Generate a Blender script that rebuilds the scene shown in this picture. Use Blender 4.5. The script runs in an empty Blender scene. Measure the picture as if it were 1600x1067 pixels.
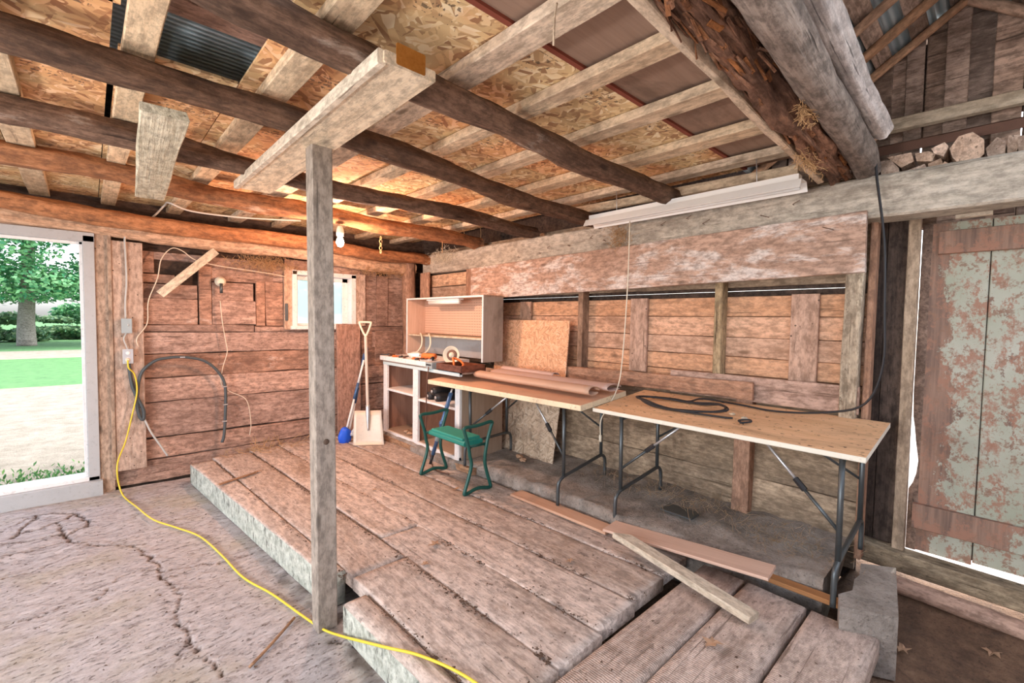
import bpy, bmesh, math, random
import numpy as np
from mathutils import Vector, Matrix, noise
random.seed(7)
D = bpy.data
SC = bpy.context.scene
COL = SC.collection
# ------------------------------------------------------------------ camera
F_, H_ = 711.0, 1.6
YAW, PITCH, ROLL = math.radians(42.9), math.radians(2.65), math.radians(0.9)
fw = Vector((math.sin(YAW)*math.cos(PITCH), math.cos(YAW)*math.cos(PITCH), -math.sin(PITCH)))
r0 = Vector((math.cos(YAW), -math.sin(YAW), 0)); u0 = r0.cross(fw)
rt = r0*math.cos(ROLL) + u0*math.sin(ROLL); up = u0*math.cos(ROLL) - r0*math.sin(ROLL)
cd = D.cameras.new('camera'); cam = D.objects.new('camera', cd); COL.objects.link(cam)
cd.sensor_width = 36; cd.lens = 36*F_/1600; cd.clip_start = 0.02; cd.clip_end = 500
cam.matrix_world = Matrix(((rt.x, up.x, -fw.x, 0), (rt.y, up.y, -fw.y, 0), (rt.z, up.z, -fw.z, H_), (0, 0, 0, 1)))
SC.camera = cam
CAM = Vector((0, 0, H_))
def at(x, y, axis, v):
    """point of the place seen at photo pixel (x, y) that lies on the plane axis = v"""
    d = fw + rt*(x-800)/F_ - up*(y-533.5)/F_
    return CAM + d*((v-CAM[axis])/d[axis])
# ------------------------------------------------------------------ light and exposure
SC.view_settings.view_transform = 'Standard'; SC.view_settings.look = 'None'
SC.view_settings.exposure = 0.0; SC.view_settings.gamma = 1.0
SC.view_settings.use_curve_mapping = False
w = D.worlds.new('sky'); SC.world = w; w.use_nodes = True
nt = w.node_tree; nt.nodes.clear()
sky = nt.nodes.new('ShaderNodeTexSky'); sky.sky_type = 'NISHITA'; sky.sun_disc = False
sky.sun_elevation = math.radians(50); sky.sun_rotation = math.radians(100); sky.dust_density = 3.0; sky.air_density = 0.8
bg = nt.nodes.new('ShaderNodeBackground'); bg.inputs[1].default_value = 1.0
hs = nt.nodes.new('ShaderNodeHueSaturation'); hs.inputs['Saturation'].default_value = 0.45
wo = nt.nodes.new('ShaderNodeOutputWorld')
nt.links.new(sky.outputs[0], hs.inputs['Color']); nt.links.new(hs.outputs[0], bg.inputs[0]); nt.links.new(bg.outputs[0], wo.inputs[0])
def light(name, kind, loc, energy, color, **k):
    l = D.lights.new(name, kind); l.energy = energy; l.color = color
    for a, b in k.items(): setattr(l, a, b)
    o = D.objects.new(name, l); COL.objects.link(o); o.location = loc
    return o
sun = light('sun', 'SUN', (0, 0, 20), 2.6, (1, .96, .88), angle=0.02)
sun.rotation_euler = Vector((0.62, 0.0, 0.78)).to_track_quat('Z', 'Y').to_euler()

# ------------------------------------------------------------------ node helpers
def new_mat(name):
    m = D.materials.new(name); m.use_nodes = True
    return m, m.node_tree, m.node_tree.nodes['Principled BSDF']
def N(t, kind, **k):
    n = t.nodes.new(kind)
    for a, b in k.items():
        if a.startswith('_'): setattr(n, a[1:], b)
        else: n.inputs[a.replace('9', ' ')].default_value = b
    return n
def LK(t, a, b): t.links.new(a, b)
def ramp(t, src, stops):
    n = t.nodes.new('ShaderNodeValToRGB'); e = n.color_ramp.elements
    while len(e) < len(stops): e.new(0.5)
    for i, (p, c) in enumerate(stops):
        e[i].position = p; e[i].color = (c[0], c[1], c[2], 1) if hasattr(c, '__len__') else (c, c, c, 1)
    LK(t, src, n.inputs[0]); return n.outputs[0]
def mix(t, fac, a, b, blend='MIX'):
    n = t.nodes.new('ShaderNodeMix'); n.data_type = 'RGBA'; n.blend_type = blend
    for s, v in ((n.inputs[0], fac), (n.inputs[6], a), (n.inputs[7], b)):
        if isinstance(v, bpy.types.NodeSocket): LK(t, v, s)
        elif hasattr(v, '__len__'): s.default_value = (v[0], v[1], v[2], 1)
        else: s.default_value = v if s == n.inputs[0] else (v, v, v, 1)
    return n.outputs[2]
def math_(t, op, a, b=0.0, c=0.0):
    n = t.nodes.new('ShaderNodeMath'); n.operation = op
    for s, v in zip(n.inputs, (a, b, c)):
        if isinstance(v, bpy.types.NodeSocket): LK(t, v, s)
        else: s.default_value = v
    return n.outputs[0]
def coords(t, island=True):
    tc = t.nodes.new('ShaderNodeTexCoord'); g = t.nodes.new('ShaderNodeNewGeometry'); oi = t.nodes.new('ShaderNodeObjectInfo')
    s = math_(t, 'MULTIPLY', oi.outputs['Random'], 31.0)
    if island: s = math_(t, 'ADD', s, math_(t, 'MULTIPLY', g.outputs['Random Per Island'], 47.0))
    va = t.nodes.new('ShaderNodeVectorMath'); va.operation = 'ADD'
    LK(t, tc.outputs['Object'], va.inputs[0]); LK(t, s, va.inputs[1])
    return tc.outputs['Object'], va.outputs[0], g.outputs['Random Per Island'], oi.outputs['Random']
def mapped(t, v, scale, rot=(0, 0, 0)):
    n = t.nodes.new('ShaderNodeMapping'); n.inputs['Scale'].default_value = scale; n.inputs['Rotation'].default_value = rot
    LK(t, v, n.inputs[0]); return n.outputs[0]
def nz(t, v, scale=1.0, detail=4.0, rough=0.6, dist=0.0):
    n = N(t, 'ShaderNodeTexNoise', Scale=scale, Detail=detail, Roughness=rough, Distortion=dist)
    LK(t, v, n.inputs['Vector']); return n.outputs['Fac']
def bump(t, bsdf, h, strength=0.4, dist=0.01):
    b = N(t, 'ShaderNodeBump', Strength=strength, Distance=dist); LK(t, h, b.inputs['Height']); LK(t, b.outputs[0], bsdf.inputs['Normal'])
def sc(c, k): return tuple(min(1, x*k) for x in c)

def wood(name, c1, c2, stain=0.35, stain_c=(0.05, 0.035, 0.025), s=1.0, rough=0.8, knots=True, white=0.0, white_c=(.72, .68, .62),
         nails=False, saw=False, bmp=0.5, var=0.35, specks=0.0, holes=False):
    m, t, b = new_mat(name)
    raw, v, isl, orn = coords(t)
    f1 = nz(t, mapped(t, v, (1.3*s, 11*s, 11*s)), 1, 7, .65, .6)
    f2 = nz(t, mapped(t, v, (3*s, 85*s, 85*s)), 1, 3, .6)
    f = math_(t, 'ADD', math_(t, 'MULTIPLY', f1, .62), math_(t, 'MULTIPLY', f2, .38))
    col = ramp(t, f, [(.36, c2), (.62, c1)])
    hsv = N(t, 'ShaderNodeHueSaturation'); r = math_(t, 'FRACT', math_(t, 'ADD', isl, orn))
    LK(t, math_(t, 'ADD', math_(t, 'MULTIPLY', r, var), 1-var*.5), hsv.inputs['Value'])
    LK(t, math_(t, 'ADD', math_(t, 'MULTIPLY', math_(t, 'FRACT', math_(t, 'MULTIPLY', r, 7.3)), .35), .82), hsv.inputs['Saturation'])
    LK(t, col, hsv.inputs['Color']); col = hsv.outputs[0]
    if white:
        wm = nz(t, mapped(t, v, (1.8, 5, 5)), 1, 9, .70, .3)
        col = mix(t, ramp(t, wm, [(.66-white*.3, 0), (.74-white*.3, .85)]), col, white_c)
    if stain:
        st = nz(t, mapped(t, v, (1.1, 2.4, 2.4)), 1.0, 8, .7, .4)
        col = mix(t, ramp(t, st, [(.60-stain*.3, 0), (.82-stain*.25, .85)]), col, stain_c)
    if knots:
        vo = N(t, 'ShaderNodeTexVoronoi', Scale=1.0); LK(t, mapped(t, v, (2.2, 6.5, 6.5)), vo.inputs['Vector'])
        col = mix(t, ramp(t, vo.outputs['Distance'], [(.05, .85), (.13, 0)]), col, sc(c2, .35))
    if nails:
        vo = N(t, 'ShaderNodeTexVoronoi', Scale=16.0); vo.inputs['Randomness'].default_value = .8
        LK(t, v, vo.inputs['Vector']); col = mix(t, ramp(t, vo.outputs['Distance'], [(.07, .9), (.12, 0)]), col, (.03, .025, .02))
    if specks:
        sp = nz(t, mapped(t, v, (24, 40, 40)), 1, 3, .6)
        col = mix(t, ramp(t, sp, [(.62, 0), (.68, specks)]), col, (.04, .03, .02))
    if holes:
        pass
    if knots:   # open checks along the grain and fine grime
        ck = nz(t, mapped(t, v, (1.6, 46, 46)), 1, 4, .6, .3); ckm = ramp(t, ck, [(.655, 0), (.70, .8)])
        col = mix(t, ckm, col, sc(c2, .3))
        gr = nz(t, mapped(t, v, (14, 30, 30)), 1, 6, .75); col = mix(t, ramp(t, gr, [(.40, .62), (.56, 0)]), col, sc(c2, .42)); col = mix(t, ramp(t, gr, [(.56, 0), (.72, .35)]), col, sc(c1, 1.3))
        f = math_(t, 'SUBTRACT', math_(t, 'ADD', f, math_(t, 'MULTIPLY', gr, .4)), math_(t, 'MULTIPLY', ckm, .6))
    h = f
    if saw:
        wv = N(t, 'ShaderNodeTexWave', Scale=28.0, Distortion=3.0, Detail=2.0); wv.inputs['Detail Scale'].default_value = 1.5
        LK(t, v, wv.inputs['Vector']); h = math_(t, 'ADD', f, math_(t, 'MULTIPLY', wv.outputs['Fac'], .35))
        col = mix(t, math_(t, 'MULTIPLY', wv.outputs['Fac'], .22), col, sc(c2, .7))
    LK(t, col, b.inputs['Base Color']); b.inputs['Roughness'].default_value = rough; b.inputs['Specular IOR Level'].default_value = .25
    bump(t, b, h, bmp, .012)
    return m
def plain(name, c, rough=0.5, metal=0.0, var=0.0, dirt=0.0, bmp=0.0, spec=.4):
    m, t, b = new_mat(name)
    raw, v, isl, orn = coords(t, False)
    n1 = nz(t, v, 9.0, 6, .65)
    col = mix(t, ramp(t, n1, [(.45, 0), (.7, 1)]), c, sc(c, 1-.35*max(var, dirt)))
    if dirt:
        n2 = nz(t, v, 38.0, 5, .7); col = mix(t, ramp(t, n2, [(.56, 0), (.66, dirt)]), col, (.10, .07, .045))
    LK(t, col, b.inputs['Base Color']); b.inputs['Roughness'].default_value = rough; b.inputs['Metallic'].default_value = metal
    b.inputs['Specular IOR Level'].default_value = spec
    if bmp: bump(t, b, nz(t, v, 60, 3), bmp, .004)
    return m

M = {}
M['wall_back'] = wood('back wall weathered planks', (.62, .40, .30), (.34, .20, .145), stain=.55, stain_c=(.17, .10, .075), white=.14, white_c=(.64, .54, .47), bmp=.8, specks=.5)
M['wall_pink'] = wood('recess pine planks', (.76, .47, .31), (.57, .32, .19), stain=.12, stain_c=(.16, .09, .06), bmp=.3, var=.2)
M['wall_dark'] = wood('dark lower wall planks', (.56, .42, .28), (.31, .22, .14), stain=.6, stain_c=(.055, .04, .03), bmp=.6, white=.08, white_c=(.55, .45, .33))
M['header'] = wood('wide header board', (.56, .39, .30), (.40, .26, .19), stain=.08, white=.56, white_c=(.76, .70, .65), nails=False, bmp=.3)
M['beam'] = wood('pale hewn beam', (.68, .62, .52), (.47, .42, .34), stain=.2, stain_c=(.13, .10, .07), bmp=.5)
M['log_dark'] = wood('dark brown log', (.235, .15, .105), (.10, .06, .042), stain=.4, stain_c=(.035, .022, .016), white=.22, white_c=(.46, .38, .31), bmp=.9, knots=True)
M['log_warm'] = wood('peeled warm log', (.50, .27, .16), (.27, .13, .075), stain=.2, bmp=.7, white=.12, white_c=(.62, .46, .34))
M['log_grey'] = wood('grey barked log', (.36, .31, .27), (.14, .115, .10), stain=.45, stain_c=(.05, .04, .035), bmp=1.0)
M['log_pale_grey'] = wood('pale grey cracked pole', (.80, .76, .74), (.56, .52, .50), stain=.12, stain_c=(.14, .11, .10), bmp=1.0)
M['log_rot'] = wood('rotting split log', (.42, .20, .10), (.13, .055, .03), stain=.5, stain_c=(.035, .018, .012), white=.12, white_c=(.70, .52, .35), bmp=1.0)
M['log_pale'] = wood('pale wall plate log', (.70, .50, .36), (.46, .29, .19), stain=.15, bmp=.6)
M['batten'] = wood('pale ceiling batten', (.78, .64, .46), (.58, .44, .30), stain=.12, stain_c=(.26, .17, .12), bmp=.2)
M['lumber'] = wood('pale new lumber', (.76, .67, .52), (.62, .51, .37), stain=.05, bmp=.2, stain_c=(.4, .3, .2))
M['stub'] = wood('rough sawn pale board', (.70, .66, .52), (.46, .41, .30), stain=.22, stain_c=(.3, .23, .15), bmp=1.0, specks=.3)
M['post'] = wood('grey stained post', (.40, .345, .29), (.30, .255, .21), stain=0, bmp=.12, knots=True, var=.05)
M['platform'] = wood('worn platform plank', (.69, .59, .52), (.50, .405, .345), stain=.34, stain_c=(.30, .20, .13), white=.12, white_c=(.62, .55, .49), bmp=.5, specks=.5, var=.2)
M['platform_saw'] = wood('saw marked platform plank', (.68, .54, .46), (.49, .37, .30), stain=.18, stain_c=(.20, .11, .06), bmp=.6, specks=.5, saw=True, var=.15)
M['rail'] = wood('worn rail board', (.56, .36, .26), (.35, .205, .14), stain=.28, stain_c=(.09, .055, .04), bmp=.5, nails=False)
M['stud'] = wood('stud wood', (.45, .29, .19), (.27, .16, .10), stain=.25, bmp=.5)
M['stud_old'] = wood('mottled old stud', (.52, .42, .28), (.26, .19, .12), stain=.35, bmp=.8, specks=.6)
M['cleat'] = wood('cleat board', (.60, .39, .28), (.45, .27, .18), stain=.1, nails=True, bmp=.3)
M['frame_brown'] = wood('brown door frame board', (.47, .36, .28), (.32, .23, .17), stain=.15, nails=True, bmp=.4)
M['board_tan'] = wood('tan mounting board', (.64, .47, .36), (.50, .34, .25), stain=.1, nails=True, bmp=.4)
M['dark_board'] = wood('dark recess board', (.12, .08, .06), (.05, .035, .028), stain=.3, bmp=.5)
M['gable'] = wood('weathered gable board', (.56, .43, .35), (.25, .175, .135), stain=.42, stain_c=(.03, .022, .02), white=.15, white_c=(.42, .37, .32), bmp=.8, var=.8)
M['rafter'] = wood('rafter pole', (.72, .48, .33), (.42, .26, .17), stain=.2, bmp=.5)
M['brown_leaning'] = wood('brown leaning board', (.42, .24, .17), (.30, .16, .11), stain=.15, bmp=.3)
M['jamb'] = wood('door jamb wood', (.54, .42, .31), (.38, .28, .19), stain=.15, bmp=.3)
M['thin_board'] = wood('reddish thin board', (.66, .45, .33), (.54, .34, .24), stain=.05, knots=False, bmp=.15)
M['firewood'] = wood('split firewood', (.70, .53, .41), (.40, .27, .19), stain=.2, bmp=.8, var=.6)
M['cut_face'] = wood('orange cut end', (.36, .16, .05), (.27, .11, .03), stain=0, knots=False, bmp=.1)
M['table_wood'] = wood('table top laminate', (.80, .46, .26), (.68, .36, .19), stain=.05, stain_c=(.3, .2, .15), knots=False, bmp=.05, rough=.5)
M['table_dirty'] = wood('dusty table top', (.84, .58, .38), (.66, .43, .27), stain=.3, stain_c=(.26, .14, .08), knots=False, bmp=.1, white=.10, white_c=(.72, .62, .56), specks=.9, rough=.9)
M['pale_edge'] = plain('pale table edge', (.78, .74, .62), .5, dirt=.15)
M['tan_edge'] = plain('tan table edge', (.82, .68, .46), .5, dirt=.4)
M['steel_dark'] = plain('dark table leg steel', (.10, .115, .12), .4, .6, dirt=.2)
M['green_tube'] = plain('dark green tube', (.012, .085, .068), .35)
M['green_seat'] = plain('green plastic seat', (.02, .24, .19), .5)
M['green_pad'] = plain('green foam pad', (.03, .27, .21), .8)
M['white_paint'] = plain('white painted wood', (.80, .78, .76), .6, dirt=.25)
M['mint_paint'] = plain('pale blue rail paint', (.52, .66, .68), .6, dirt=.2)
M['grey_paint'] = plain('grey painted frame', (.44, .45, .45), .6, dirt=.15)
M['white_plastic'] = plain('white enamel', (.82, .83, .80), .4)
M['grey_plastic'] = plain('grey electrical box', (.36, .42, .43), .5, .2)
M['black'] = plain('black rubber', (.02, .02, .022), .5)
M['grey_cable'] = plain('grey cable', (.50, .50, .47), .5)
M['white_cable'] = plain('cream cord', (.72, .62, .48), .5)
M['dark_cable'] = plain('dark conduit', (.07, .085, .09), .5)
M['yellow'] = plain('yellow cord', (.72, .58, .05), .45)
M['straw'] = plain('dry straw', (.47, .29, .14), .9)
M['litter'] = plain('brown litter', (.25, .17, .10), .9)
M['debris'] = plain('dark dirt crumbs', (.10, .065, .045), .9)
M['leaf_dry'] = plain('dry leaf', (.42, .26, .16), .8)
M['blue'] = plain('bright blue plastic', (.02, .12, .75), .4)
M['blue_dull'] = plain('dull blue metal', (.07, .15, .30), .35, .3)
M['bristle'] = plain('white bristles', (.75, .78, .82), .8)
M['alu'] = plain('aluminium', (.62, .63, .64), .35, .7, dirt=.2)
M['alu_scoop'] = plain('dusty shovel scoop', (.66, .58, .48), .5, .25, dirt=.12)
M['shaft'] = plain('varnished wood shaft', (.60, .52, .44), .5)
M['bone'] = plain('pale grip', (.72, .66, .52), .5)
M['orange'] = plain('orange tool plastic', (.75, .20, .05), .4)
M['rust'] = plain('rusty brown metal', (.16, .085, .06), .6, .5, dirt=.4)
M['paper'] = plain('kraft paper', (.56, .36, .25), .8)
M['paper_pink'] = plain('faded kraft paper', (.60, .43, .36), .8)
M['stamp'] = plain('faded stamp ink', (.10, .07, .05), .9)
M['red_edge'] = plain('red sheet edge', (.23, .06, .035), .8)
M['drawer'] = wood('red brown drawer', (.24, .09, .05), (.14, .05, .03), stain=.1, bmp=.3)
M['cabinet_in'] = wood('cabinet inside wood', (.40, .20, .12), (.28, .13, .08), stain=.1, knots=False, bmp=.1)
M['cabinet_side'] = wood('dusty cabinet side', (.46, .36, .28), (.36, .27, .20), stain=.1, knots=False, bmp=.1)
M['trunk'] = wood('tree bark', (.30, .27, .23), (.14, .12, .10), stain=.3, bmp=1.0)

def osb_mat(name, base1, base2, base3, stamps=False, s=1.0, upright=False):
    rt_ = (lambda a: (0, 0, a))
    m, t, b = new_mat(name); raw, v, isl, orn = coords(t)
    outs = []
    for k, ang in enumerate((0.3, 1.3, 2.35)):
        vo = N(t, 'ShaderNodeTexVoronoi', Scale=1.0)
        LK(t, mapped(t, mapped(t, v, (1, 1, 1), rt_(ang)), (8*s, 38*s, 14*s)), vo.inputs['Vector']); outs.append(vo)
    sel = nz(t, mapped(t, v, (16, 16, 16)), 1, 1, .5)
    c = mix(t, ramp(t, sel, [(.44, 0), (.46, 1)]), outs[0].outputs['Color'], outs[1].outputs['Color'])
    c = mix(t, ramp(t, sel, [(.54, 0), (.56, 1)]), c, outs[2].outputs['Color'])
    sp = N(t, 'ShaderNodeSeparateColor'); LK(t, c, sp.inputs[0])
    col = ramp(t, sp.outputs[0], [(0, base2), (.42, base1), (.7, sc(base1, 1.15)), (1, base3)])
    if stamps: col = mix(t, ramp(t, nz(t, v, 1.7, 3), [(.44, 0), (.58, .75)]), col, (.95, .62, .48), 'MULTIPLY')
    if stamps:
        se = N(t, 'ShaderNodeSeparateXYZ'); LK(t, raw, se.inputs[0])
        yy = math_(t, 'FRACT', math_(t, 'ADD', math_(t, 'MULTIPLY', se.outputs[1], 1/.78), .36)); band = math_(t, 'LESS_THAN', yy, .16)
        ln = math_(t, 'LESS_THAN', math_(t, 'FRACT', math_(t, 'MULTIPLY', se.outputs[1], 30.0)), .5)
        ch = math_(t, 'GREATER_THAN', nz(t, mapped(t, raw, (70, 34, 1)), 1, 2, .6), .56)
        msk = math_(t, 'MULTIPLY', math_(t, 'MULTIPLY', band, ln), ch)
        blk = math_(t, 'LESS_THAN', math_(t, 'FRACT', math_(t, 'ADD', math_(t, 'MULTIPLY', se.outputs[0], 2.15), .42)), .5)
        col = mix(t, math_(t, 'MULTIPLY', math_(t, 'MULTIPLY', msk, blk), .8), col, (.09, .06, .04))
    LK(t, col, b.inputs['Base Color']); b.inputs['Roughness'].default_value = .8
    bump(t, b, sp.outputs[0], .35, .004)
    return m
M['osb'] = osb_mat('flaked strand board', (.68, .50, .26), (.36, .20, .10), (.92, .80, .55), True)
M['osb_panel'] = osb_mat('fine strand board', (.70, .39, .22), (.50, .26, .14), (.82, .54, .35), s=2.6)
M['osb_stained'] = osb_mat('water stained strand board', (.50, .38, .27), (.30, .22, .15), (.60, .50, .38), s=2.0)
M['plywood'] = wood('brown plywood', (.40, .26, .18), (.29, .18, .12), stain=.15, knots=False, s=.45, bmp=.1)

def painted_door_mat():
    m, t, b = new_mat('flaking green white paint'); raw, v, isl, orn = coords(t)
    n1 = nz(t, mapped(t, raw, (7, 7, 5)), 1, 14, .80, .2); n2 = nz(t, raw, 30, 5, .7)
    wood_c = ramp(t, nz(t, mapped(t, v, (40, 40, 2.5)), 1, 4), [(.35, (.16, .10, .075)), (.65, (.33, .20, .14))])
    paint = ramp(t, nz(t, raw, 2.4, 5), [(.35, (.34, .36, .27)), (.65, (.47, .47, .39))])
    # the strip by the hinge side and the foot has lost its paint
    se = N(t, 'ShaderNodeSeparateXYZ'); LK(t, raw, se.inputs[0])
    edge = math_(t, 'MULTIPLY', math_(t, 'ADD', se.outputs[0], -.16), 2.2)
    f = math_(t, 'ADD', n1, math_(t, 'MAXIMUM', edge, 0.0))
    f = math_(t, 'ADD', f, math_(t, 'MULTIPLY', math_(t, 'ABSOLUTE', math_(t, 'ADD', se.outputs[2], -1.05)), -.08))
    msk = ramp(t, f, [(.53, 0), (.55, 1)])
    col = mix(t, msk, paint, wood_c)
    n3 = nz(t, mapped(t, raw, (14, 14, 9)), 1, 8, .8)
    col = mix(t, math_(t, 'MULTIPLY', ramp(t, n3, [(.50, 0), (.54, 1)]), ramp(t, n1, [(.42, 0), (.50, .9)])), col, (.34, .17, .11))
    col = mix(t, ramp(t, n2, [(.55, 0), (.62, .8)]), col, (.25, .14, .09))
    LK(t, col, b.inputs['Base Color']); b.inputs['Roughness'].default_value = .7
    bump(t, b, msk, -.5, .004); return m
M['door_paint'] = painted_door_mat()

M['door_bare'] = wood('bare door wood', (.30, .20, .15), (.15, .10, .075), stain=.3, bmp=.4)
def peg_mat():
    m, t, b = new_mat('pegboard'); raw, v, isl, orn = coords(t)
    se = N(t, 'ShaderNodeSeparateXYZ'); LK(t, raw, se.inputs[0])
    a = math_(t, 'ADD', math_(t, 'FRACT', math_(t, 'MULTIPLY', se.outputs[0], 1/.03)), -.5)
    c = math_(t, 'ADD', math_(t, 'FRACT', math_(t, 'MULTIPLY', se.outputs[2], 1/.03)), -.5)
    d = math_(t, 'SQRT', math_(t, 'ADD', math_(t, 'MULTIPLY', a, a), math_(t, 'MULTIPLY', c, c)))
    col = mix(t, math_(t, 'LESS_THAN', d, .17), (.66, .42, .30), (.12, .07, .05))
    LK(t, col, b.inputs['Base Color']); b.inputs['Roughness'].default_value = .7; return m
M['peg'] = peg_mat()

def metal_roof_mat():
    m, t, b = new_mat('corrugated roof metal'); raw, v, isl, orn = coords(t)
    se = N(t, 'ShaderNodeSeparateXYZ'); LK(t, raw, se.inputs[0])
    s_ = math_(t, 'SINE', math_(t, 'MULTIPLY', se.outputs[1], 170.0))
    col = mix(t, math_(t, 'ADD', math_(t, 'MULTIPLY', s_, .5), .5), (.30, .42, .48), (.60, .72, .78))
    LK(t, col, b.inputs['Base Color']); b.inputs['Roughness'].default_value = .5; b.inputs['Metallic'].default_value = .3
    bump(t, b, s_, .5, .01); return m
M['roof_metal'] = metal_roof_mat()

def concrete_mat():
    m, t, b = new_mat('worn concrete'); raw, v, isl, orn = coords(t, False)
    rot = (0, 0, math.radians(-20))
    n1 = nz(t, mapped(t, raw, (9, 20, 5), rot), 1, 14, .86, .3); n2 = nz(t, raw, 1.2, 5, .6); n3 = nz(t, mapped(t, raw, (22, 44, 30), rot), 1, 7, .75)
    col = ramp(t, n1, [(.38, (.24, .205, .20)), (.47, (.50, .46, .455)), (.62, (.70, .66, .655))])
    col = mix(t, ramp(t, n2, [(.5, 0), (.68, .55)]), col, (.44, .38, .22))
    pit = ramp(t, n3, [(.57, 0), (.64, 1)])
    col = mix(t, math_(t, 'MULTIPLY', pit, .75), col, (.17, .13, .11))
    at_ = N(t, 'ShaderNodeAttribute'); at_.attribute_name = 'soil'
    col = mix(t, at_.outputs['Fac'], col, (.085, .055, .04))
    LK(t, col, b.inputs['Base Color']); b.inputs['Roughness'].default_value = .85; b.inputs['Specular IOR Level'].default_value = .3
    h = math_(t, 'SUBTRACT', n1, math_(t, 'MULTIPLY', pit, .6)); bump(t, b, h, .8, .02); return m
M['concrete'] = concrete_mat()
def lime_mat():
    m, t, b = new_mat('limed concrete edge'); raw, v, isl, orn = coords(t, False)
    n1 = nz(t, raw, 22, 8, .75); n2 = nz(t, mapped(t, raw, (30, 30, 8)), 1, 6, .7)
    col = ramp(t, n1, [(.38, (.28, .30, .25)), (.6, (.58, .60, .52))]); col = mix(t, ramp(t, n2, [(.55, 0), (.64, .9)]), col, (.06, .06, .05))
    LK(t, col, b.inputs['Base Color']); b.inputs['Roughness'].default_value = .9; bump(t, b, n1, .7, .01); return m
M['lime'] = lime_mat()
def soil_mat(name, c1, c2, c3):
    m, t, b = new_mat(name); raw, v, isl, orn = coords(t, False)
    n1 = nz(t, raw, 5, 10, .75); n2 = nz(t, raw, 60, 4, .7)
    col = ramp(t, n1, [(.35, c1), (.55, c2), (.75, c3)]); col = mix(t, ramp(t, n2, [(.55, 0), (.68, .6)]), col, sc(c1, .5))
    LK(t, col, b.inputs['Base Color']); b.inputs['Roughness'].default_value = .95; bump(t, b, math_(t, 'ADD', n1, n2), .7, .02); return m
M['soil'] = soil_mat('dark earth', (.07, .04, .025), (.19, .11, .065), (.30, .19, .12))
M['ledge'] = soil_mat('dirty foundation concrete', (.15, .13, .11), (.34, .30, .26), (.46, .42, .38))
M['lawn'] = soil_mat('lawn', (.045, .13, .04), (.075, .20, .06), (.12, .25, .08))
M['gravel'] = soil_mat('pale gravel', (.17, .145, .11), (.25, .22, .175), (.32, .29, .24))
M['yard'] = soil_mat('pale yard', (.42, .37, .33), (.55, .49, .44), (.62, .57, .52))  # yard kept pale so daylight bounces up into the room
def leaf_mat(name, c, c2):
    m, t, b = new_mat(name); g = t.nodes.new('ShaderNodeNewGeometry')
    col = ramp(t, g.outputs['Random Per Island'], [(0, c), (1, c2)])
    LK(t, col, b.inputs['Base Color']); b.inputs['Roughness'].default_value = .5
    tr = N(t, 'ShaderNodeBsdfTranslucent'); LK(t, col, tr.inputs[0]); mx = t.nodes.new('ShaderNodeMixShader'); mx.inputs[0].default_value = .35
    LK(t, b.outputs[0], mx.inputs[1]); LK(t, tr.outputs[0], mx.inputs[2]); LK(t, mx.outputs[0], t.nodes['Material Output'].inputs[0]); return m
M['leaf'] = leaf_mat('maple leaves', (.03, .20, .09), (.24, .50, .22))
M['weed'] = leaf_mat('weeds', (.03, .13, .04), (.11, .24, .06))
M['bush'] = leaf_mat('far bush', (.06, .17, .09), (.18, .28, .12))
def glass_mat():  # cyan-white translucent share brightens the pane like strong daylight outside
    m, t, b = new_mat('hazy window glass'); tl_ = N(t, 'ShaderNodeBsdfTranslucent'); tl_.inputs[0].default_value = (.8, .92, .92, 1); mx = t.nodes.new('ShaderNodeMixShader'); mx.inputs[0].default_value = .45; LK(t, b.outputs[0], mx.inputs[1]); LK(t, tl_.outputs[0], mx.inputs[2]); LK(t, mx.outputs[0], t.nodes['Material Output'].inputs[0]); b.inputs['Transmission Weight'].default_value = 1; b.inputs['Roughness'].default_value = .06
    b.inputs['IOR'].default_value = 1.05; b.inputs['Base Color'].default_value = (.93, .97, .97, 1); return m
M['glass'] = glass_mat()
def emit_mat(name, c, s):
    m, t, b = new_mat(name); b.inputs['Emission Color'].default_value = (*c, 1); b.inputs['Emission Strength'].default_value = s
    b.inputs['Base Color'].default_value = (*c, 1); return m
M['bulb_on'] = emit_mat('lit bulb', (1, .80, .55), 60)

def fill_globe_mat():
    m, t, b = new_mat('fill lamp globe'); tr = t.nodes.new('ShaderNodeBsdfTransparent'); em = N(t, 'ShaderNodeEmission', Strength=3.0); ad = t.nodes.new('ShaderNodeAddShader')
    LK(t, tr.outputs[0], ad.inputs[0]); LK(t, em.outputs[0], ad.inputs[1]); LK(t, ad.outputs[0], t.nodes['Material Output'].inputs[0]); return m
M['fill_globe'] = fill_globe_mat()  # glow of the added fill lamps
# ------------------------------------------------------------------ object helpers
def tag(o, label=None, cat=None, group=None, kind=None):
    if label: o['label'] = label
    if cat: o['category'] = cat
    if group: o['group'] = group
    if kind: o['kind'] = kind
    return o
def link(name, me, mat, parent=None, mw=None):
    o = D.objects.new(name, me); COL.objects.link(o)
    if mat is not None:
        for mm in (mat if isinstance(mat, (list, tuple)) else [mat]): me.materials.append(M[mm] if isinstance(mm, str) else mm)
    if parent is not None: o.parent = parent; o.matrix_parent_inverse = Matrix.Identity(4)
    if mw is not None:
        o.matrix_basis = (parent.matrix_basis.inverted() @ mw) if parent is not None else mw
    elif parent is not None: o.matrix_basis = parent.matrix_basis.inverted()
    return o
def root(name, loc, label, cat, group=None, rot=0.0):
    o = D.objects.new(name, None); COL.objects.link(o); o.empty_display_size = .1
    o.matrix_basis = Matrix.Translation(Vector(loc)) @ Matrix.Rotation(rot, 4, 'Z')
    return tag(o, label, cat, group)
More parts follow.
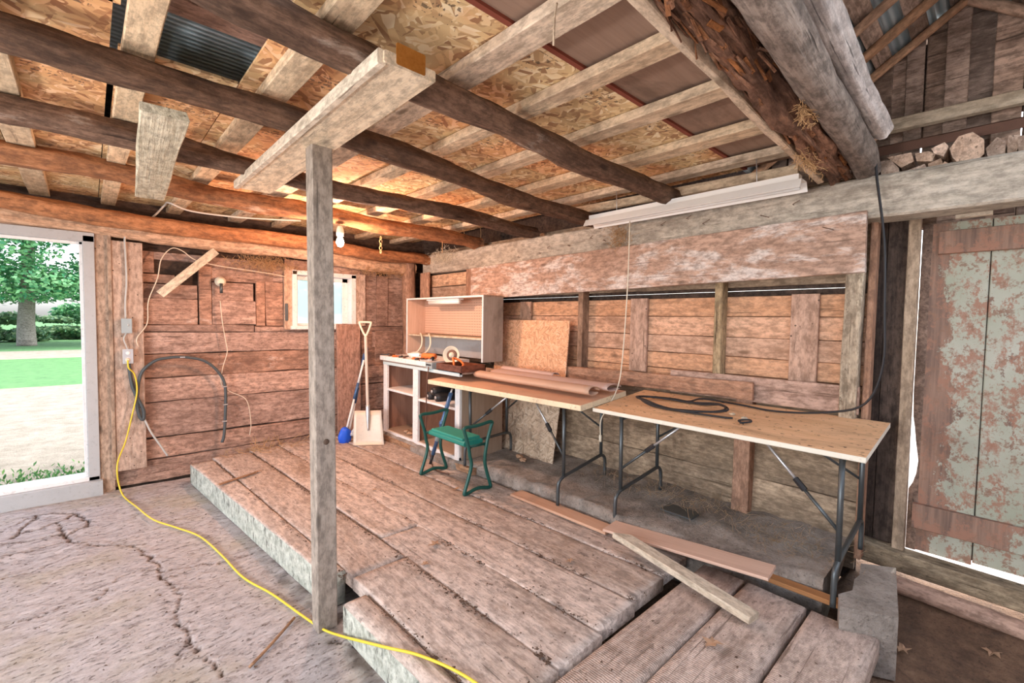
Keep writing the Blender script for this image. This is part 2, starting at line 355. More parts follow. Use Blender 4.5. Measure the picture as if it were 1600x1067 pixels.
class MB:
    def __init__(s): s.v = []; s.f = []; s.mi = []
    def add(s, vs, fs, mi=0):
        n = len(s.v); s.v += [tuple(v) for v in vs]; s.f += [tuple(i+n for i in f) for f in fs]; s.mi += [mi]*len(fs); return s
    def mesh(s, name, smooth=False):
        me = D.meshes.new(name); me.from_pydata(s.v, [], s.f); me.validate(); 
        for p, m_ in zip(me.polygons, s.mi): p.material_index = m_; p.use_smooth = smooth
        me.update(); return me
    def obj(s, name, mat, parent=None, mw=None, smooth=False): return link(name, s.mesh(name, smooth), mat, parent, mw)
def plank_geo(L, W, T, jit=0.0, bev=0.004, seg=None, seed=0, taper=1.0, cuts=(0, 0)):
    """plank along local X, width on Y, thickness on Z, centred"""
    seg = seg or max(1, int(L/.18)) if jit else 1
    bev = min(bev, W*.3, T*.3)
    prof = [(-1, -1, 1, 0), (-1, -1, 0, 1), (-1, 1, 0, -1), (-1, 1, 1, 0), (1, 1, -1, 0), (1, 1, 0, -1), (1, -1, 0, 1), (1, -1, -1, 0)]
    vs, fs = [], []
    for i in range(seg+1):
        u = i/seg; x = -L/2+L*u; k = 1+(taper-1)*u
        for j, (sy, sz, by, bz) in enumerate(prof):
            y = sy*W/2*k+by*bev; z = sz*T/2+bz*bev
            if jit:
                p = Vector((x*3+seed*7.1, sy*2.0+seed*3.3, sz*1.7))
                y += jit*noise.noise(p)*1.4; z += jit*.45*noise.noise(p+Vector((9, 4, 2)))
                p2 = p*4.0; y += jit*.4*noise.noise(p2)
            xx = x
            if i == 0: xx += cuts[0]*y
            if i == seg: xx += cuts[1]*y
            vs.append((xx, y, z))
    n = 8
    for i in range(seg):
        for j in range(n): a, b_ = i*n+j, i*n+(j+1) % n; fs.append((a, a+n, b_+n, b_))
    fs.append(tuple(reversed(range(n)))); fs.append(tuple(range(seg*n, seg*n+n)))
    return vs, fs
def frame(p0, p1, upv=(0, 0, 1)):
    p0, p1 = Vector(p0), Vector(p1); x = (p1-p0).normalized(); z = Vector(upv)
    if abs(x.dot(z)) > .98: z = Vector((1, 0, 0))
    y = z.cross(x).normalized(); z = x.cross(y)
    c = (p0+p1)/2
    return Matrix(((x.x, y.x, z.x, c.x), (x.y, y.y, z.y, c.y), (x.z, y.z, z.z, c.z), (0, 0, 0, 1))), (p1-p0).length
_pc = [0]
def plank(name, p0, p1, W, T, mat, parent=None, upv=(0, 0, 1), jit=0.0, bev=.004, **k):
    _pc[0] += 1; mw, L = frame(p0, p1, upv); vs, fs = plank_geo(L, W, T, jit, bev, seed=_pc[0], **k)
    mb = MB().add(vs, fs); return mb.obj(name, mat, parent, mw)
def xbox(mb, x0, x1, y0, y1, z0, z1, mi=0):
    v = [(x, y, z) for x in (x0, x1) for y in (y0, y1) for z in (z0, z1)]
    mb.add(v, [(0, 1, 3, 2), (4, 6, 7, 5), (0, 4, 5, 1), (2, 3, 7, 6), (0, 2, 6, 4), (1, 5, 7, 3)], mi); return mb
def box(name, x0, x1, y0, y1, z0, z1, mat, parent=None, bev=.003):
    W, Hh, L = abs(y1-y0), abs(z1-z0), abs(x1-x0)
    if W >= L and W >= Hh: return plank(name, ((x0+x1)/2, y0, (z0+z1)/2), ((x0+x1)/2, y1, (z0+z1)/2), L, Hh, mat, parent, bev=bev)
    if Hh >= L: return plank(name, ((x0+x1)/2, (y0+y1)/2, z0), ((x0+x1)/2, (y0+y1)/2, z1), W, L, mat, parent, upv=(1, 0, 0), bev=bev)
    return plank(name, (x0, (y0+y1)/2, (z0+z1)/2), (x1, (y0+y1)/2, (z0+z1)/2), W, Hh, mat, parent, bev=bev)
def smooth_path(pts, per=6):
    P = [Vector(p) for p in pts]; P = [P[0]*2-P[1]]+P+[P[-1]*2-P[-2]]; out = []
    for i in range(1, len(P)-2):
        a, b_, c, d = P[i-1:i+3]
        for k in range(per):
            t = k/per; out.append(.5*((2*b_)+(c-a)*t+(2*a-5*b_+4*c-d)*t*t+(3*b_-a-3*c+d)*t**3))
    out.append(P[-2]); return out
def tube_geo(pts, r, n=8, caps=True, rfun=None):
    P = [Vector(p) for p in pts]; vs, fs = [], []; nrm = None
    for i, p in enumerate(P):
        tg = (P[min(i+1, len(P)-1)]-P[max(i-1, 0)]).normalized()
        if nrm is None: nrm = tg.orthogonal().normalized()
        nrm = (nrm-tg*nrm.dot(tg)).normalized(); bi = tg.cross(nrm); rr = rfun(i/(len(P)-1)) if rfun else r
        for k in range(n): a = 2*math.pi*k/n; vs.append(p+(nrm*math.cos(a)+bi*math.sin(a))*rr)
    for i in range(len(P)-1):
        for k in range(n): a, b_ = i*n+k, i*n+(k+1) % n; fs.append((a, b_, b_+n, a+n))
    if caps: fs.append(tuple(reversed(range(n)))); fs.append(tuple(range((len(P)-1)*n, len(P)*n)))
    return vs, fs
def tube(name, pts, r, mat, parent=None, smooth=True, n=8, per=6, curve=True, **k):
    P = smooth_path(pts, per) if curve and len(pts) > 2 else pts
    return MB().add(*tube_geo(P, r, n, **k)).obj(name, mat, parent, smooth=smooth)
def log(name, p0, p1, r0_, r1_, mat, parent=None, rough=.12, wob=.03, seed=1, flat=1.0, n=20, ragged=0.0, bark=0.0):
    mw, L = frame(p0, p1); seg = int(L/.05); vs, fs = [], []
    for i in range(seg+1):
        u = i/seg; x = -L/2+L*u; r = r0_+(r1_-r0_)*u
        cy = wob*noise.noise(Vector((x*.9, seed*5.3, 0))); cz = wob*noise.noise(Vector((x*.9, seed*5.3, 7)))
        for k in range(n):
            a = 2*math.pi*k/n; ca, sa = math.cos(a), math.sin(a)
            q = Vector((x*2.2, ca*1.2+seed, sa*1.2)); q2 = Vector((x*5, ca*5+seed*2, sa*5)); q3 = Vector((x*11, ca*9, sa*9+seed))
            rr = r*(1+rough*noise.noise(q)*1.2+rough*.7*noise.noise(q2)+rough*.35*noise.noise(q3))
            if ragged: rr *= 1-ragged*max(0, noise.noise(Vector((x*3.5, ca*2.5+seed, sa*2.5)))*1.6)
            if bark: rr += bark*(1 if noise.noise(Vector((x*1.6, ca*1.6+seed*3, sa*1.6))) > .05 else 0)
            vs.append((x+(.02*noise.noise(Vector((ca*2, sa*2, seed))) if i in (0, seg) else 0), cy+rr*ca*1.0, cz+rr*sa*flat))
    for i in range(seg):
        for k in range(n): a, b_ = i*n+k, i*n+(k+1) % n; fs.append((a, b_, b_+n, a+n))
    fs.append(tuple(range(n))); fs.append(tuple(reversed(range(seg*n, seg*n+n))))
    mb = MB().add(vs, fs); o = mb.obj(name, mat, parent, mw, smooth=True)
    for p in o.data.polygons[-2:]: p.use_smooth = False
    return o
def wall_planks(name, origin, xdir, rows, mat, parent=None, kind='structure', jit=.004):
    """rows: (x0, x1, z0, z1, depth, thick); local X runs along the planks, local Y is depth towards the room (negative = proud)"""
    x = Vector(xdir).normalized(); z = Vector((0, 0, 1)); y = z.cross(x); o_ = Vector(origin)
    mw = Matrix(((x.x, y.x, z.x, o_.x), (x.y, y.y, z.y, o_.y), (x.z, y.z, z.z, o_.z), (0, 0, 0, 1)))
    mb = MB()
    for i, r in enumerate(rows):
        x0, x1, z0, z1, d, th = r[:6]; vert = (z1-z0) > (x1-x0)
        if vert:
            vs, fs = plank_geo(z1-z0, x1-x0, th, jit, seed=i+11); vs = [(-b_+(x0+x1)/2, c+d, a+(z0+z1)/2) for a, b_, c in vs]
        else:
            vs, fs = plank_geo(x1-x0, z1-z0, th, jit, seed=i+3); vs = [(a+(x0+x1)/2, -c+d, b_+(z0+z1)/2) for a, b_, c in vs]
        mb.add(vs, fs)
    o = mb.obj(name, mat, parent, mw)
    if kind: o['kind'] = kind
    return o
def lathe_geo(prof, n=20, axis=Vector((0, 0, 1)), c=Vector((0, 0, 0))):
    ax = axis.normalized(); a = ax.orthogonal().normalized(); b_ = ax.cross(a); vs, fs = [], []
    for r, h in prof:
        for k in range(n): t = 2*math.pi*k/n; vs.append(c+ax*h+(a*math.cos(t)+b_*math.sin(t))*r)
    for i in range(len(prof)-1):
        for k in range(n): p, q = i*n+k, i*n+(k+1) % n; fs.append((p, q, q+n, p+n))
    return vs, fs
def lathe(name, prof, mat, parent=None, n=20, axis=(0, 0, 1), c=(0, 0, 0), caps=True):
    vs, fs = lathe_geo(prof, n, Vector(axis), Vector(c))
    if caps: fs.append(tuple(reversed(range(n)))); fs.append(tuple(range((len(prof)-1)*n, len(prof)*n)))
    return MB().add(vs, fs).obj(name, mat, parent, smooth=True)
def struct(o): o['kind'] = 'structure'; return o
ORD = ['first', 'second', 'third', 'fourth', 'fifth', 'sixth', 'seventh', 'eighth', 'ninth', 'tenth', 'eleventh', 'twelfth']

#@@SETTING
# ------------------------------------------------------------------ floor with real cracks
def floor_grid():
    x0, x1, y0, y1, st = -1.1, 1.12, 1.0, 5.42, .0115
    nx, ny = int((x1-x0)/st), int((y1-y0)/st)
    gx, gy = np.meshgrid(np.linspace(x0, x1, nx), np.linspace(y0, y1, ny)); P = np.stack([gx.ravel(), gy.ravel()], 1)
    paths_px = [([(0, 872), (60, 858), (110, 842), (118, 848), (150, 852), (205, 850), (222, 862), (245, 880), (253, 893), (250, 905), (278, 918), (282, 935), (275, 965), (278, 978), (292, 990), (296, 1003), (285, 1012), (275, 1040)], .004),
                ([(253, 893), (290, 886), (340, 878), (400, 866)], .0035), ([(250, 905), (300, 890)], .004),
                ([(120, 850), (100, 836), (70, 842), (40, 848), (0, 852)], .006), ([(105, 835), (140, 822), (136, 812), (118, 800), (95, 802), (60, 806), (40, 822), (15, 840)], .007),
                ([(90, 816), (60, 826), (35, 830)], .005), ([(118, 800), (90, 818), (100, 836)], .006), ([(0, 980), (60, 962), (90, 950), (160, 932), (170, 915), (205, 895), (250, 890)], .002),
                ([(296, 1003), (320, 1025), (350, 1060)], .003), ([(0, 906), (60, 890), (110, 868)], .003), ([(85, 803), (40, 812), (0, 832)], .004),
                ([(640, 1067), (560, 1010), (520, 1003)], .004)]
    dist = np.full(len(P), 9.0); depth = np.zeros(len(P)); soil = np.zeros(len(P))
    rng = np.random.RandomState(3)
    wob = np.array([noise.noise(Vector((a*11, b_*11, 0)))*.022+noise.noise(Vector((a*45, b_*45, 5)))*.014+noise.noise(Vector((a*110, b_*110, 5)))*.005 for a, b_ in P])
    wob2 = np.array([noise.noise(Vector((a*11+40, b_*11, 9)))*.022+noise.noise(Vector((a*45, b_*45, 15)))*.014+noise.noise(Vector((a*110, b_*110, 15)))*.005 for a, b_ in P])
    Q = P+np.stack([wob, wob2], 1)
    for px, wd in paths_px:
        W_ = [at(a, b_, 2, 0) for a, b_ in px]
        for a, b_ in zip(W_[:-1], W_[1:]):
            A = np.array([a.x, a.y]); B = np.array([b_.x, b_.y]); AB = B-A; t = np.clip(((Q-A)@AB)/(AB@AB), 0, 1)
            d = np.linalg.norm(Q-(A+t[:, None]*AB), axis=1)
            soil = np.maximum(soil, np.clip(1.25-d/(wd*1.6), 0, 1)); depth = np.maximum(depth, .028*np.clip(1-d/(wd*1.5), 0, 1))
    z = np.array([noise.noise(Vector((a*2.2, b_*2.2, 3)))*.010+noise.noise(Vector((a*9, b_*13, 3)))*.004 for a, b_ in P]) - depth
    slab = np.clip(1-np.hypot(P[:, 0]+.35, (P[:, 1]-4.6)*.9)/.7, 0, 1)
    z += slab*np.array([noise.noise(Vector((a*5, b_*6, 31)))*.035 for a, b_ in P])
    # dirt gathers by the wall and along the platform
    edge = np.clip(1-np.abs(P[:, 0]-.9)/.16, 0, 1)*np.clip((4.7-P[:, 1]), 0, 1)
    soil = np.maximum(soil, np.clip(edge*np.array([noise.noise(Vector((a*14, b_*14, 8)))+.35 for a, b_ in P]), 0, .8))
    idx = np.arange(nx*ny).reshape(ny, nx)
    f = np.stack([idx[:-1, :-1].ravel(), idx[:-1, 1:].ravel(), idx[1:, 1:].ravel(), idx[1:, :-1].ravel()], 1)
    me = D.meshes.new('floor'); me.from_pydata(np.concatenate([P, z[:, None]], 1).tolist(), [], f.tolist())
    for p in me.polygons: p.use_smooth = True
    a_ = me.attributes.new('soil', 'FLOAT', 'POINT'); a_.data.foreach_set('value', soil.astype(np.float32))
    return struct(link('floor', me, 'concrete'))
floor_grid()
mb = MB(); xbox(mb, -3.2, -1.1, -3.0, 5.42, -.2, -.001); xbox(mb, -1.1, 1.12, -3.0, 1.0, -.2, -.001)
struct(mb.obj('floor_apron', 'concrete'))
# dark earth under and right of the platform
mb = MB(); nx, ny = 90, 150
for j in range(ny+1):
    for i in range(nx+1):
        x = 1.12+i*(3.9-1.12)/nx; y = -3+j*8.4/ny
        z = .0+.03*noise.noise(Vector((x*3, y*3, 1)))+.012*noise.noise(Vector((x*14, y*14, 1)))
        if x > 2.9: z += .10*min(1, (x-2.9)/.7)*(1 if y < .6 else 0)
        mb.v.append((x, y, z-.01))
for j in range(ny):
    for i in range(nx): a = j*(nx+1)+i; mb.f.append((a, a+1, a+nx+2, a+nx+1)); mb.mi.append(0)
struct(mb.obj('floor_earth', 'soil', smooth=True))

# ------------------------------------------------------------------ back wall
R = [(-3.2, -1.62, .0, .9, .06, .06), (-3.2, -1.62, .9, 1.6, .06, .06), (-3.2, -1.62, 1.6, 2.3, .06, .06)]
zs = [(.0, .205), (.215, .405), (.42, .755), (.762, .99), (.998, 1.22), (1.228, 1.43)]
for a, b_ in zs: R.append((.15, 3.1, a, b_, .03+.012*random.random(), .06))
R += [(.37, 1.30, 1.437, 1.505, .02, .06), (1.31, 3.1, 1.437, 1.495, .02, .06)]
R += [(.36, .80, 1.51, 1.76, .035, .05), (.36, .80, 1.765, 1.90, .045, .05), (.36, .62, 1.905, 1.99, .05, .05), (.36, .46, 2.0, 2.2, .05, .05), (.46, 1.2, 2.13, 2.2, .06, .05),
      (.81, .92, 1.51, 2.1, .03, .05), (.925, 1.32, 1.51, 1.76, .02, .05), (.925, 1.30, 1.765, 1.95, .028, .05), (.86, 1.5, 1.955, 2.2, .04, .05),
      (1.325, 1.42, 1.50, 1.98, .03, .05), (1.425, 1.60, 1.50, 1.98, .036, .05), (1.3, 1.7, 1.985, 2.2, .04, .05),
      (2.5, 2.72, 1.50, 2.2, .03, .05), (2.725, 2.88, 1.50, 2.15, .03, .05), (2.885, 3.12, 1.50, 2.2, .05, .05), (1.62, 2.5, 2.13, 2.25, .04, .05)]
R += [(2.44, 2.66, 1.2, 1.5, .015, .04), (2.7, 3.1, 1.05, 1.49, .015, .04)]
wb = wall_planks('wall_back', (0, 5.5, 0), (1, 0, 0), R, 'wall_back', jit=.007)
# backing so that the wall is closed behind its planks
mb = MB(); xbox(mb, .12, 1.64, 5.58, 5.62, -.1, 2.36); xbox(mb, 2.48, 3.6, 5.58, 5.62, -.1, 2.36); xbox(mb, 1.64, 2.48, 5.58, 5.62, -.1, 1.45); xbox(mb, 1.64, 2.48, 5.58, 5.62, 2.14, 2.36)
mb.obj('sheathing', 'dark_board', wb)
# small window
wn = struct(D.objects.new('window_1', None)); COL.objects.link(wn); wn.location = (2.05, 5.5, 1.8)
for nm, a in (('window_casing', [(1.60, 1.70, 5.46, 5.5, 1.46, 2.16), (2.42, 2.55, 5.46, 5.5, 1.50, 2.14)]),):
    for q in a: box(nm, *q, 'board_tan', wn)
for q in [(1.68, 1.73, 5.44, 5.60, 1.49, 2.12), (2.36, 2.42, 5.44, 5.60, 1.49, 2.12), (1.68, 2.42, 5.44, 5.60, 2.08, 2.13), (1.66, 2.44, 5.43, 5.60, 1.46, 1.50)]:
    box('window_frame', *q, 'white_paint', wn)
for q in [(1.74, 1.77, 5.55, 5.575, 1.50, 2.08), (2.29, 2.36, 5.55, 5.575, 1.50, 2.08), (1.74, 2.36, 5.55, 5.575, 2.03, 2.08), (1.74, 2.36, 5.55, 5.575, 1.50, 1.53)]:
    box('window_sash', *q, 'white_paint', wn)
box('window_pane', 1.77, 2.29, 5.56, 5.564, 1.53, 2.03, 'glass', wn, bev=0)
box('dark_strap', 1.605, 1.635, 5.445, 5.46, 1.56, 1.75, 'steel_dark', wn)
# door opening to the garden
dr = struct(D.objects.new('door_1', None)); COL.objects.link(dr); dr.location = (-.6, 5.45, 0)
def T(name, *q, mat='grey_paint'): return box(name, *q, mat, dr)
T('door_jamb', -.03, .045, 5.40, 5.55, .12, 2.27)
T('door_jamb', -1.55, -1.47, 5.40, 5.55, .12, 2.27)
T('door_lintel', -1.55, .045, 5.40, 5.55, 2.22, 2.30)
T('door_stop', -.055, -.03, 5.44, 5.47, .16, 2.22, mat='white_paint'); T('door_stop', -1.47, -.03, 5.44, 5.47, 2.195, 2.22, mat='white_paint')
T('door_sill', -1.6, .06, 5.36, 5.62, -.02, .13); T('door_sill_cap', -1.55, .04, 5.40, 5.60, .13, .165, mat='white_paint')
T('frame_board', .045, .145, 5.42, 5.47, .0, 2.36, mat='frame_brown'); T('frame_board', -1.66, -1.55, 5.42, 5.47, .0, 2.36, mat='frame_brown')
T('frame_head_board', -1.66, .10, 5.42, 5.47, 2.30, 2.40, mat='frame_brown')
T('frame_edge_strip', .125, .155, 5.40, 5.43, .1, 2.30, mat='frame_brown')
mbd = plank('mounting_board', (.262, 5.43, .17), (.262, 5.43, 2.255), .215, .03, 'board_tan', upv=(0, 1, 0), jit=.003)
tag(mbd, 'wide tan board standing against the wall beside the garden doorway, carrying two grey electrical boxes', 'board')
# corner post of the room
tag(log('corner_post', (3.12, 5.38, .2), (3.12, 5.38, 2.42), .09, .085, 'rail', seed=5, rough=.1), 'weathered round corner post where the two plank walls meet', 'post')
o = plank('corner_board', (3.22, 5.15, .25), (3.22, 5.15, 2.2), .2, .03, 'rail', upv=(1, 0, 0), jit=.004)
tag(o, 'upright brown board beside the corner post, behind the tool hutch', 'board')

# ------------------------------------------------------------------ right wall (local X runs along +Y)
def right_wall():
    R = []
    zr = [1.09, 1.235, 1.365, 1.505, 1.655, 1.80]
    for a, b_ in zip(zr[:-1], zr[1:]): R.append((.56, 5.5, a, b_-.004, -.0, .03))
    return wall_planks('wall_right', (3.44, 0, 0), (0, 1, 0), R, 'wall_pink', jit=.002)
# dir (0,1,0): local Y = z cross x = (-1,0,0), so positive depth goes towards the room
wr = right_wall()
R = [(.56, 5.5, .85, 1.085, 0, .04), (.56, 5.5, .52, .845, .005, .04), (.56, 5.5, .10, .515, 0, .04)]
wall_planks('lower_planks', (3.44, 0, 0), (0, 1, 0), R, 'wall_dark', wr, kind=None, jit=.005)
R = [(.56, 5.5, 1.862, 2.5, .0, .03)]
wall_planks('upper_planks', (3.44, 0, 0), (0, 1, 0), R, 'wall_dark', wr, kind=None, jit=.003)
for y, wd, mt in ((2.66, .075, 'stud'), (1.40, .065, 'stud_old'), (3.95, .08, 'stud')):
    box('stud', 3.33, 3.425, y-.025, y+.03, 1.10, 1.95, mt, wr)
plank('stud', (3.35, .61, 1.05), (3.35, .605, 1.95), .085, .1, 'stud_old', wr, upv=(1, 0, 0), jit=.006)
for y in (2.09, .875, 3.45):
    o = plank('cleat', (3.405, y, 1.19), (3.405, y+.0, 1.80), .16, .03, 'cleat', wr, upv=(1, 0, 0), jit=.001)
plank('lower_stud', (3.37, 1.21, .18), (3.37, 1.2, 1.08), .11, .09, 'rail', wr, upv=(1, 0, 0), jit=.004)
plank('rail_board', (3.34, .56, 1.155), (3.34, 1.75, 1.15), .17, .03, 'rail', wr, upv=(1, 0, 0), jit=.004)
o = plank('rail_board', (3.29, 1.13, 1.145), (3.29, 2.76, 1.125), .115, .03, 'rail', upv=(1, 0, 0), jit=.006)
tag(o, 'loose worn board standing on edge along the wall behind the two folding tables', 'board')
# pale end boards of the wall and the dark gap by the sliding door
plank('end_board', (3.40, .535, .20), (3.42, .535, 2.25), .09, .035, 'rail', wr, upv=(0, 1, 0), jit=.002)
# header board and beam
hb = plank('header_board', (3.228, .545, 2.075), (3.228, 4.16, 2.01), .345, .04, 'header', upv=(-1, 0, 0), jit=.004, taper=1.03)
tag(hb, 'very wide header board with white residue, nailed under the long top beam', 'board')
for i, (z0, z1) in enumerate(((2.02, 2.17), (1.86, 2.01))):
    o = plank('short_board', (3.31, 4.22, (z0+z1)/2), (3.31, 5.2, (z0+z1)/2), z1-z0, .03, 'lumber' if 0 else 'log_pale', wr, upv=(-1, 0, 0), jit=.003)
plank('short_upright', (3.27, 4.26, 1.85), (3.27, 4.26, 2.19), .10, .04, 'rail', wr, upv=(1, 0, 0))
tb = plank('top_beam', (3.34, -.9, 2.33), (3.34, 5.25, 2.305), .235, .18, 'beam', upv=(-1, 0, 0), jit=.010, bev=.012)
tag(tb, 'long heavy hewn beam running along the top of the right wall', 'beam')
rng = random.Random(5)
for (px, py, l) in [(845, 395, .05), (858, 388, .06), (890, 383, .05), (945, 375, .05), (1035, 352, .06), (1075, 342, .05), (1100, 350, .07), (1190, 337, .07), (812, 402, .04), (1285, 355, .08), (925, 372, .05), (1240, 320, .05)]:
    p = at(px, py, 0, 3.245); q = p+Vector((-.035, -.005, -.004)); e = q+Vector((-.012, -l*.8, -l*.35 if py % 2 else l*.3))
    on_b = p.z > 2.21
    tube('nail', [p+Vector((.012, 0, 0)), q, e], .0022, 'rust', tb if on_b else hb, curve=False, n=5)

# ------------------------------------------------------------------ sliding door to the right
d2 = struct(D.objects.new('door_2', None)); COL.objects.link(d2); d2.location = (3.64, -.4, 0)
R = []
for a, b_ in ((.062, .305), (-.18, .058), (-.42, -.184), (-.66, -.424), (-.90, -.664)): R.append((a, b_, .26 if a > 0 else .275, 2.20, 0, .03))
dp = wall_planks('door_panel', (3.64, 0, 0), (0, 1, 0), R, 'door_paint', d2, kind=None, jit=.001)
box('door_backing', 3.66, 3.68, -.9, .30, .275, 2.20, 'dark_board', d2)
# bite out of the edge board: worn away corner is built as a notched edge piece
mb = MB(); prof = [(.300, 2.2), (.346, 2.2), (.346, 1.2), (.341, 1.06), (.332, 1.0), (.324, .92), (.308, .80), (.314, .72), (.328, .66), (.345, .62), (.345, .255), (.300, .255)]
n = len(prof); vs = [(3.625, y, z) for y, z in prof]+[(3.655, y, z) for y, z in prof]
mb.add(vs, [tuple(range(n)), tuple(reversed(range(n, 2*n)))]+[(i, i+n, (i+1) % n+n, (i+1) % n) for i in range(n)])
mb.obj('worn_edge', 'door_bare', d2)
box('door_rail', 3.595, 3.625, -.9, .27, 2.02, 2.15, 'door_paint', d2); box('door_rail', 3.59, 3.625, -.9, .32, .40, .545, 'door_paint', d2)
tag_j = plank('door_jamb', (3.55, .37, .22), (3.55, .372, 2.24), .055, .06, 'jamb', d2, upv=(1, 0, 0), jit=.002)
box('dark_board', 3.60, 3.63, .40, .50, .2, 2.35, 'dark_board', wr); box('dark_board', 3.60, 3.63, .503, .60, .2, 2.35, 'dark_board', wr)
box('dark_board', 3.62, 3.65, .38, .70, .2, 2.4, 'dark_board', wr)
o = plank('sill_beam', (3.52, .60, .22), (3.52, -1.6, .16), .12, .11, 'stud_old', jit=.008); tag(o, 'weathered sill beam lying under the sliding door', 'beam')
o = log('sill_log', (3.40, .38, .11), (3.40, -1.0, .05), .05, .045, 'rail', seed=12); tag(o, 'thin old log on the dark earth along the door sill', 'log')
box('lintel_block', 3.45, 3.49, .06, .20, 2.19, 2.245, 'lumber', wr)

# foundation ledge behind the tables
mb = MB(); ny = 110; nx = 16
for j in range(ny+1):
    y = .58+j*(5.46-.58)/ny; xf = 2.62+.03*noise.noise(Vector((y*1.7, 0, 0)))+.13*min(1, max(0, (1.45-y)/.5))+.1*max(0, 1.0-y)-(.14*min(1, max(0, (y-2.9)/.6)))
    for i in range(nx+1):
        u = i/nx; x = xf+(3.46-xf)*max(0, (i-3))/(nx-3); zt = .268+.02*u+.016*noise.noise(Vector((x*9, y*9, 0)))+.02*noise.noise(Vector((x*2.5, y*2.5, 4)))
        z = {0: -.05, 1: .1, 2: .235}.get(i, zt)
        if i == 3: x += .012
        mb.v.append((x+(.006*noise.noise(Vector((y*20, i, 0))) if i < 4 else 0), y, z))
for j in range(ny):
    for i in range(nx): a = j*(nx+1)+i; mb.f.append((a, a+nx+1, a+nx+2, a+1)); mb.mi.append(0)
mb.f.append(tuple(range(nx, -1, -1))); mb.mi.append(0)
struct(mb.obj('wall_right_footing', 'ledge', smooth=True))

# ------------------------------------------------------------------ raised plank platform
pf = root('plank_platform', (1.7, 3, 0), 'raised floor of thick worn planks, long boards with saw-marked cross boards at the near end', 'platform')
def slab(name, x0a, x1a, x0b, x1b, y0, y1, zt, mat, seed, th=.075, alongx=False, r=.009, dip=.006):
    """thick board between two lines; near end y0 has edges x0a,x1a and far end y1 has x0b,x1b"""
    n = max(8, int(abs(y1-y0)/.05)); mb = MB(); prof = [(0, 0, -th), (0, 0, -r), (1, r*.35, -r*.3), (2, r*1.1, 0)]
    m_in = 6
    cx, cy = (x0a+x1a)/2, (y0+y1)/2
    for j in range(n+1):
        v = j/n; y = y0+(y1-y0)*v; a = x0a+(x0b-x0a)*v; b_ = x1a+(x1b-x1a)*v
        a += .005*noise.noise(Vector((y*4, seed, 1))); b_ += .005*noise.noise(Vector((y*4, seed, 2)))
        endr = 0
        if j == 0 or j == n: endr = r*.7
        ring = [(a, -th), (a, -r), (a+r*.4, -r*.3), (a+r*1.3, 0)]
        ring += [(a+r*1.3+(b_-a-2.6*r)*k/m_in, 0) for k in range(1, m_in)]
        ring += [(b_-r*1.3, 0), (b_-r*.4, -r*.3), (b_, -r), (b_, -th)]
        for (x, z) in ring:
            dz = dip*noise.noise(Vector((x*6, y*2, seed)))+.003*noise.noise(Vector((x*25, y*12, seed))) if z > -th*.9 else 0
            mb.v.append((x, y+(0 if not endr else (endr if j == 0 else -endr)*(1 if z > -r*.5 else 0)), z+dz-(endr*.4 if z > -.001 and endr else 0)))
    k = m_in+7
    for j in range(n):
        for i in range(k-1): a = j*k+i; mb.f.append((a, a+1, a+k+1, a+k)); mb.mi.append(1 if i == 0 and mat == 'edge' else 0)
    mb.f.append(tuple(range(k-1, -1, -1))); mb.mi.append(1 if mat == 'edge' else 0); mb.f.append(tuple(range(n*k, n*k+k))); mb.mi.append(0)
    ms = ['platform', 'lime'] if mat == 'edge' else [mat]
    # rotate so the grain (local X) follows the board
    R_ = Matrix.Rotation(0 if alongx else math.radians(90), 4, 'Z'); c = Vector((cx, cy, zt)); inv = (Matrix.Translation(c) @ R_).inverted()
    mb.v = [tuple(inv @ Vector((x, y, z+zt))) for x, y, z in mb.v]
    return mb.obj(name, ms, pf, Matrix.Translation(c) @ R_, smooth=True)
# long boards (edges follow the photographed seams)
slab('plank', .925, 1.022, .675, .862, 2.44, 5.2, .19, 'edge', 1, th=.185)
slab('plank', .945, 1.045, .905, 1.028, 1.19, 2.19, .188, 'edge', 2, th=.185, r=.03)
slab('plank', 1.054, 1.362, 1.028, 1.352, 1.16, 2.35, .19, 'platform', 3)
slab('plank', 1.030, 1.348, .872, 1.20, 2.36, 5.3, .192, 'platform', 4)
slab('plank', 1.372, 1.672, 1.352, 1.645, 1.17, 2.66, .188, 'platform', 5)
slab('plank', 1.356, 1.64, 1.21, 1.49, 2.672, 5.35, .191, 'platform', 6)
slab('plank', 1.684, 1.99, 1.50, 1.77, 1.20, 5.4, .19, 'platform', 7)
slab('plank', 2.002, 2.312, 1.782, 2.10, 1.22, 5.4, .187, 'platform', 8)
slab('plank', 2.324, 2.62, 2.11, 2.47, 1.24, 5.4, .189, 'platform', 9)
# transverse saw-marked boards
slab('cross_plank', .955, 2.62, .955, 2.62, .905, 1.135, .188, 'platform_saw', 10, alongx=True)
slab('cross_plank', .97, 2.60, .97, 2.62, .605, .893, .190, 'platform_saw', 11, alongx=True, th=.08)
slab('cross_plank', 1.0, 2.60, 1.0, 2.61, .315, .593, .187, 'platform_saw', 12, alongx=True, th=.09, r=.014)
for y in (.45, .95, 1.6, 3.0, 4.3): box('joist', 1.1, 2.55, y-.05, y+.05, 0.01, .105, 'stud', pf)

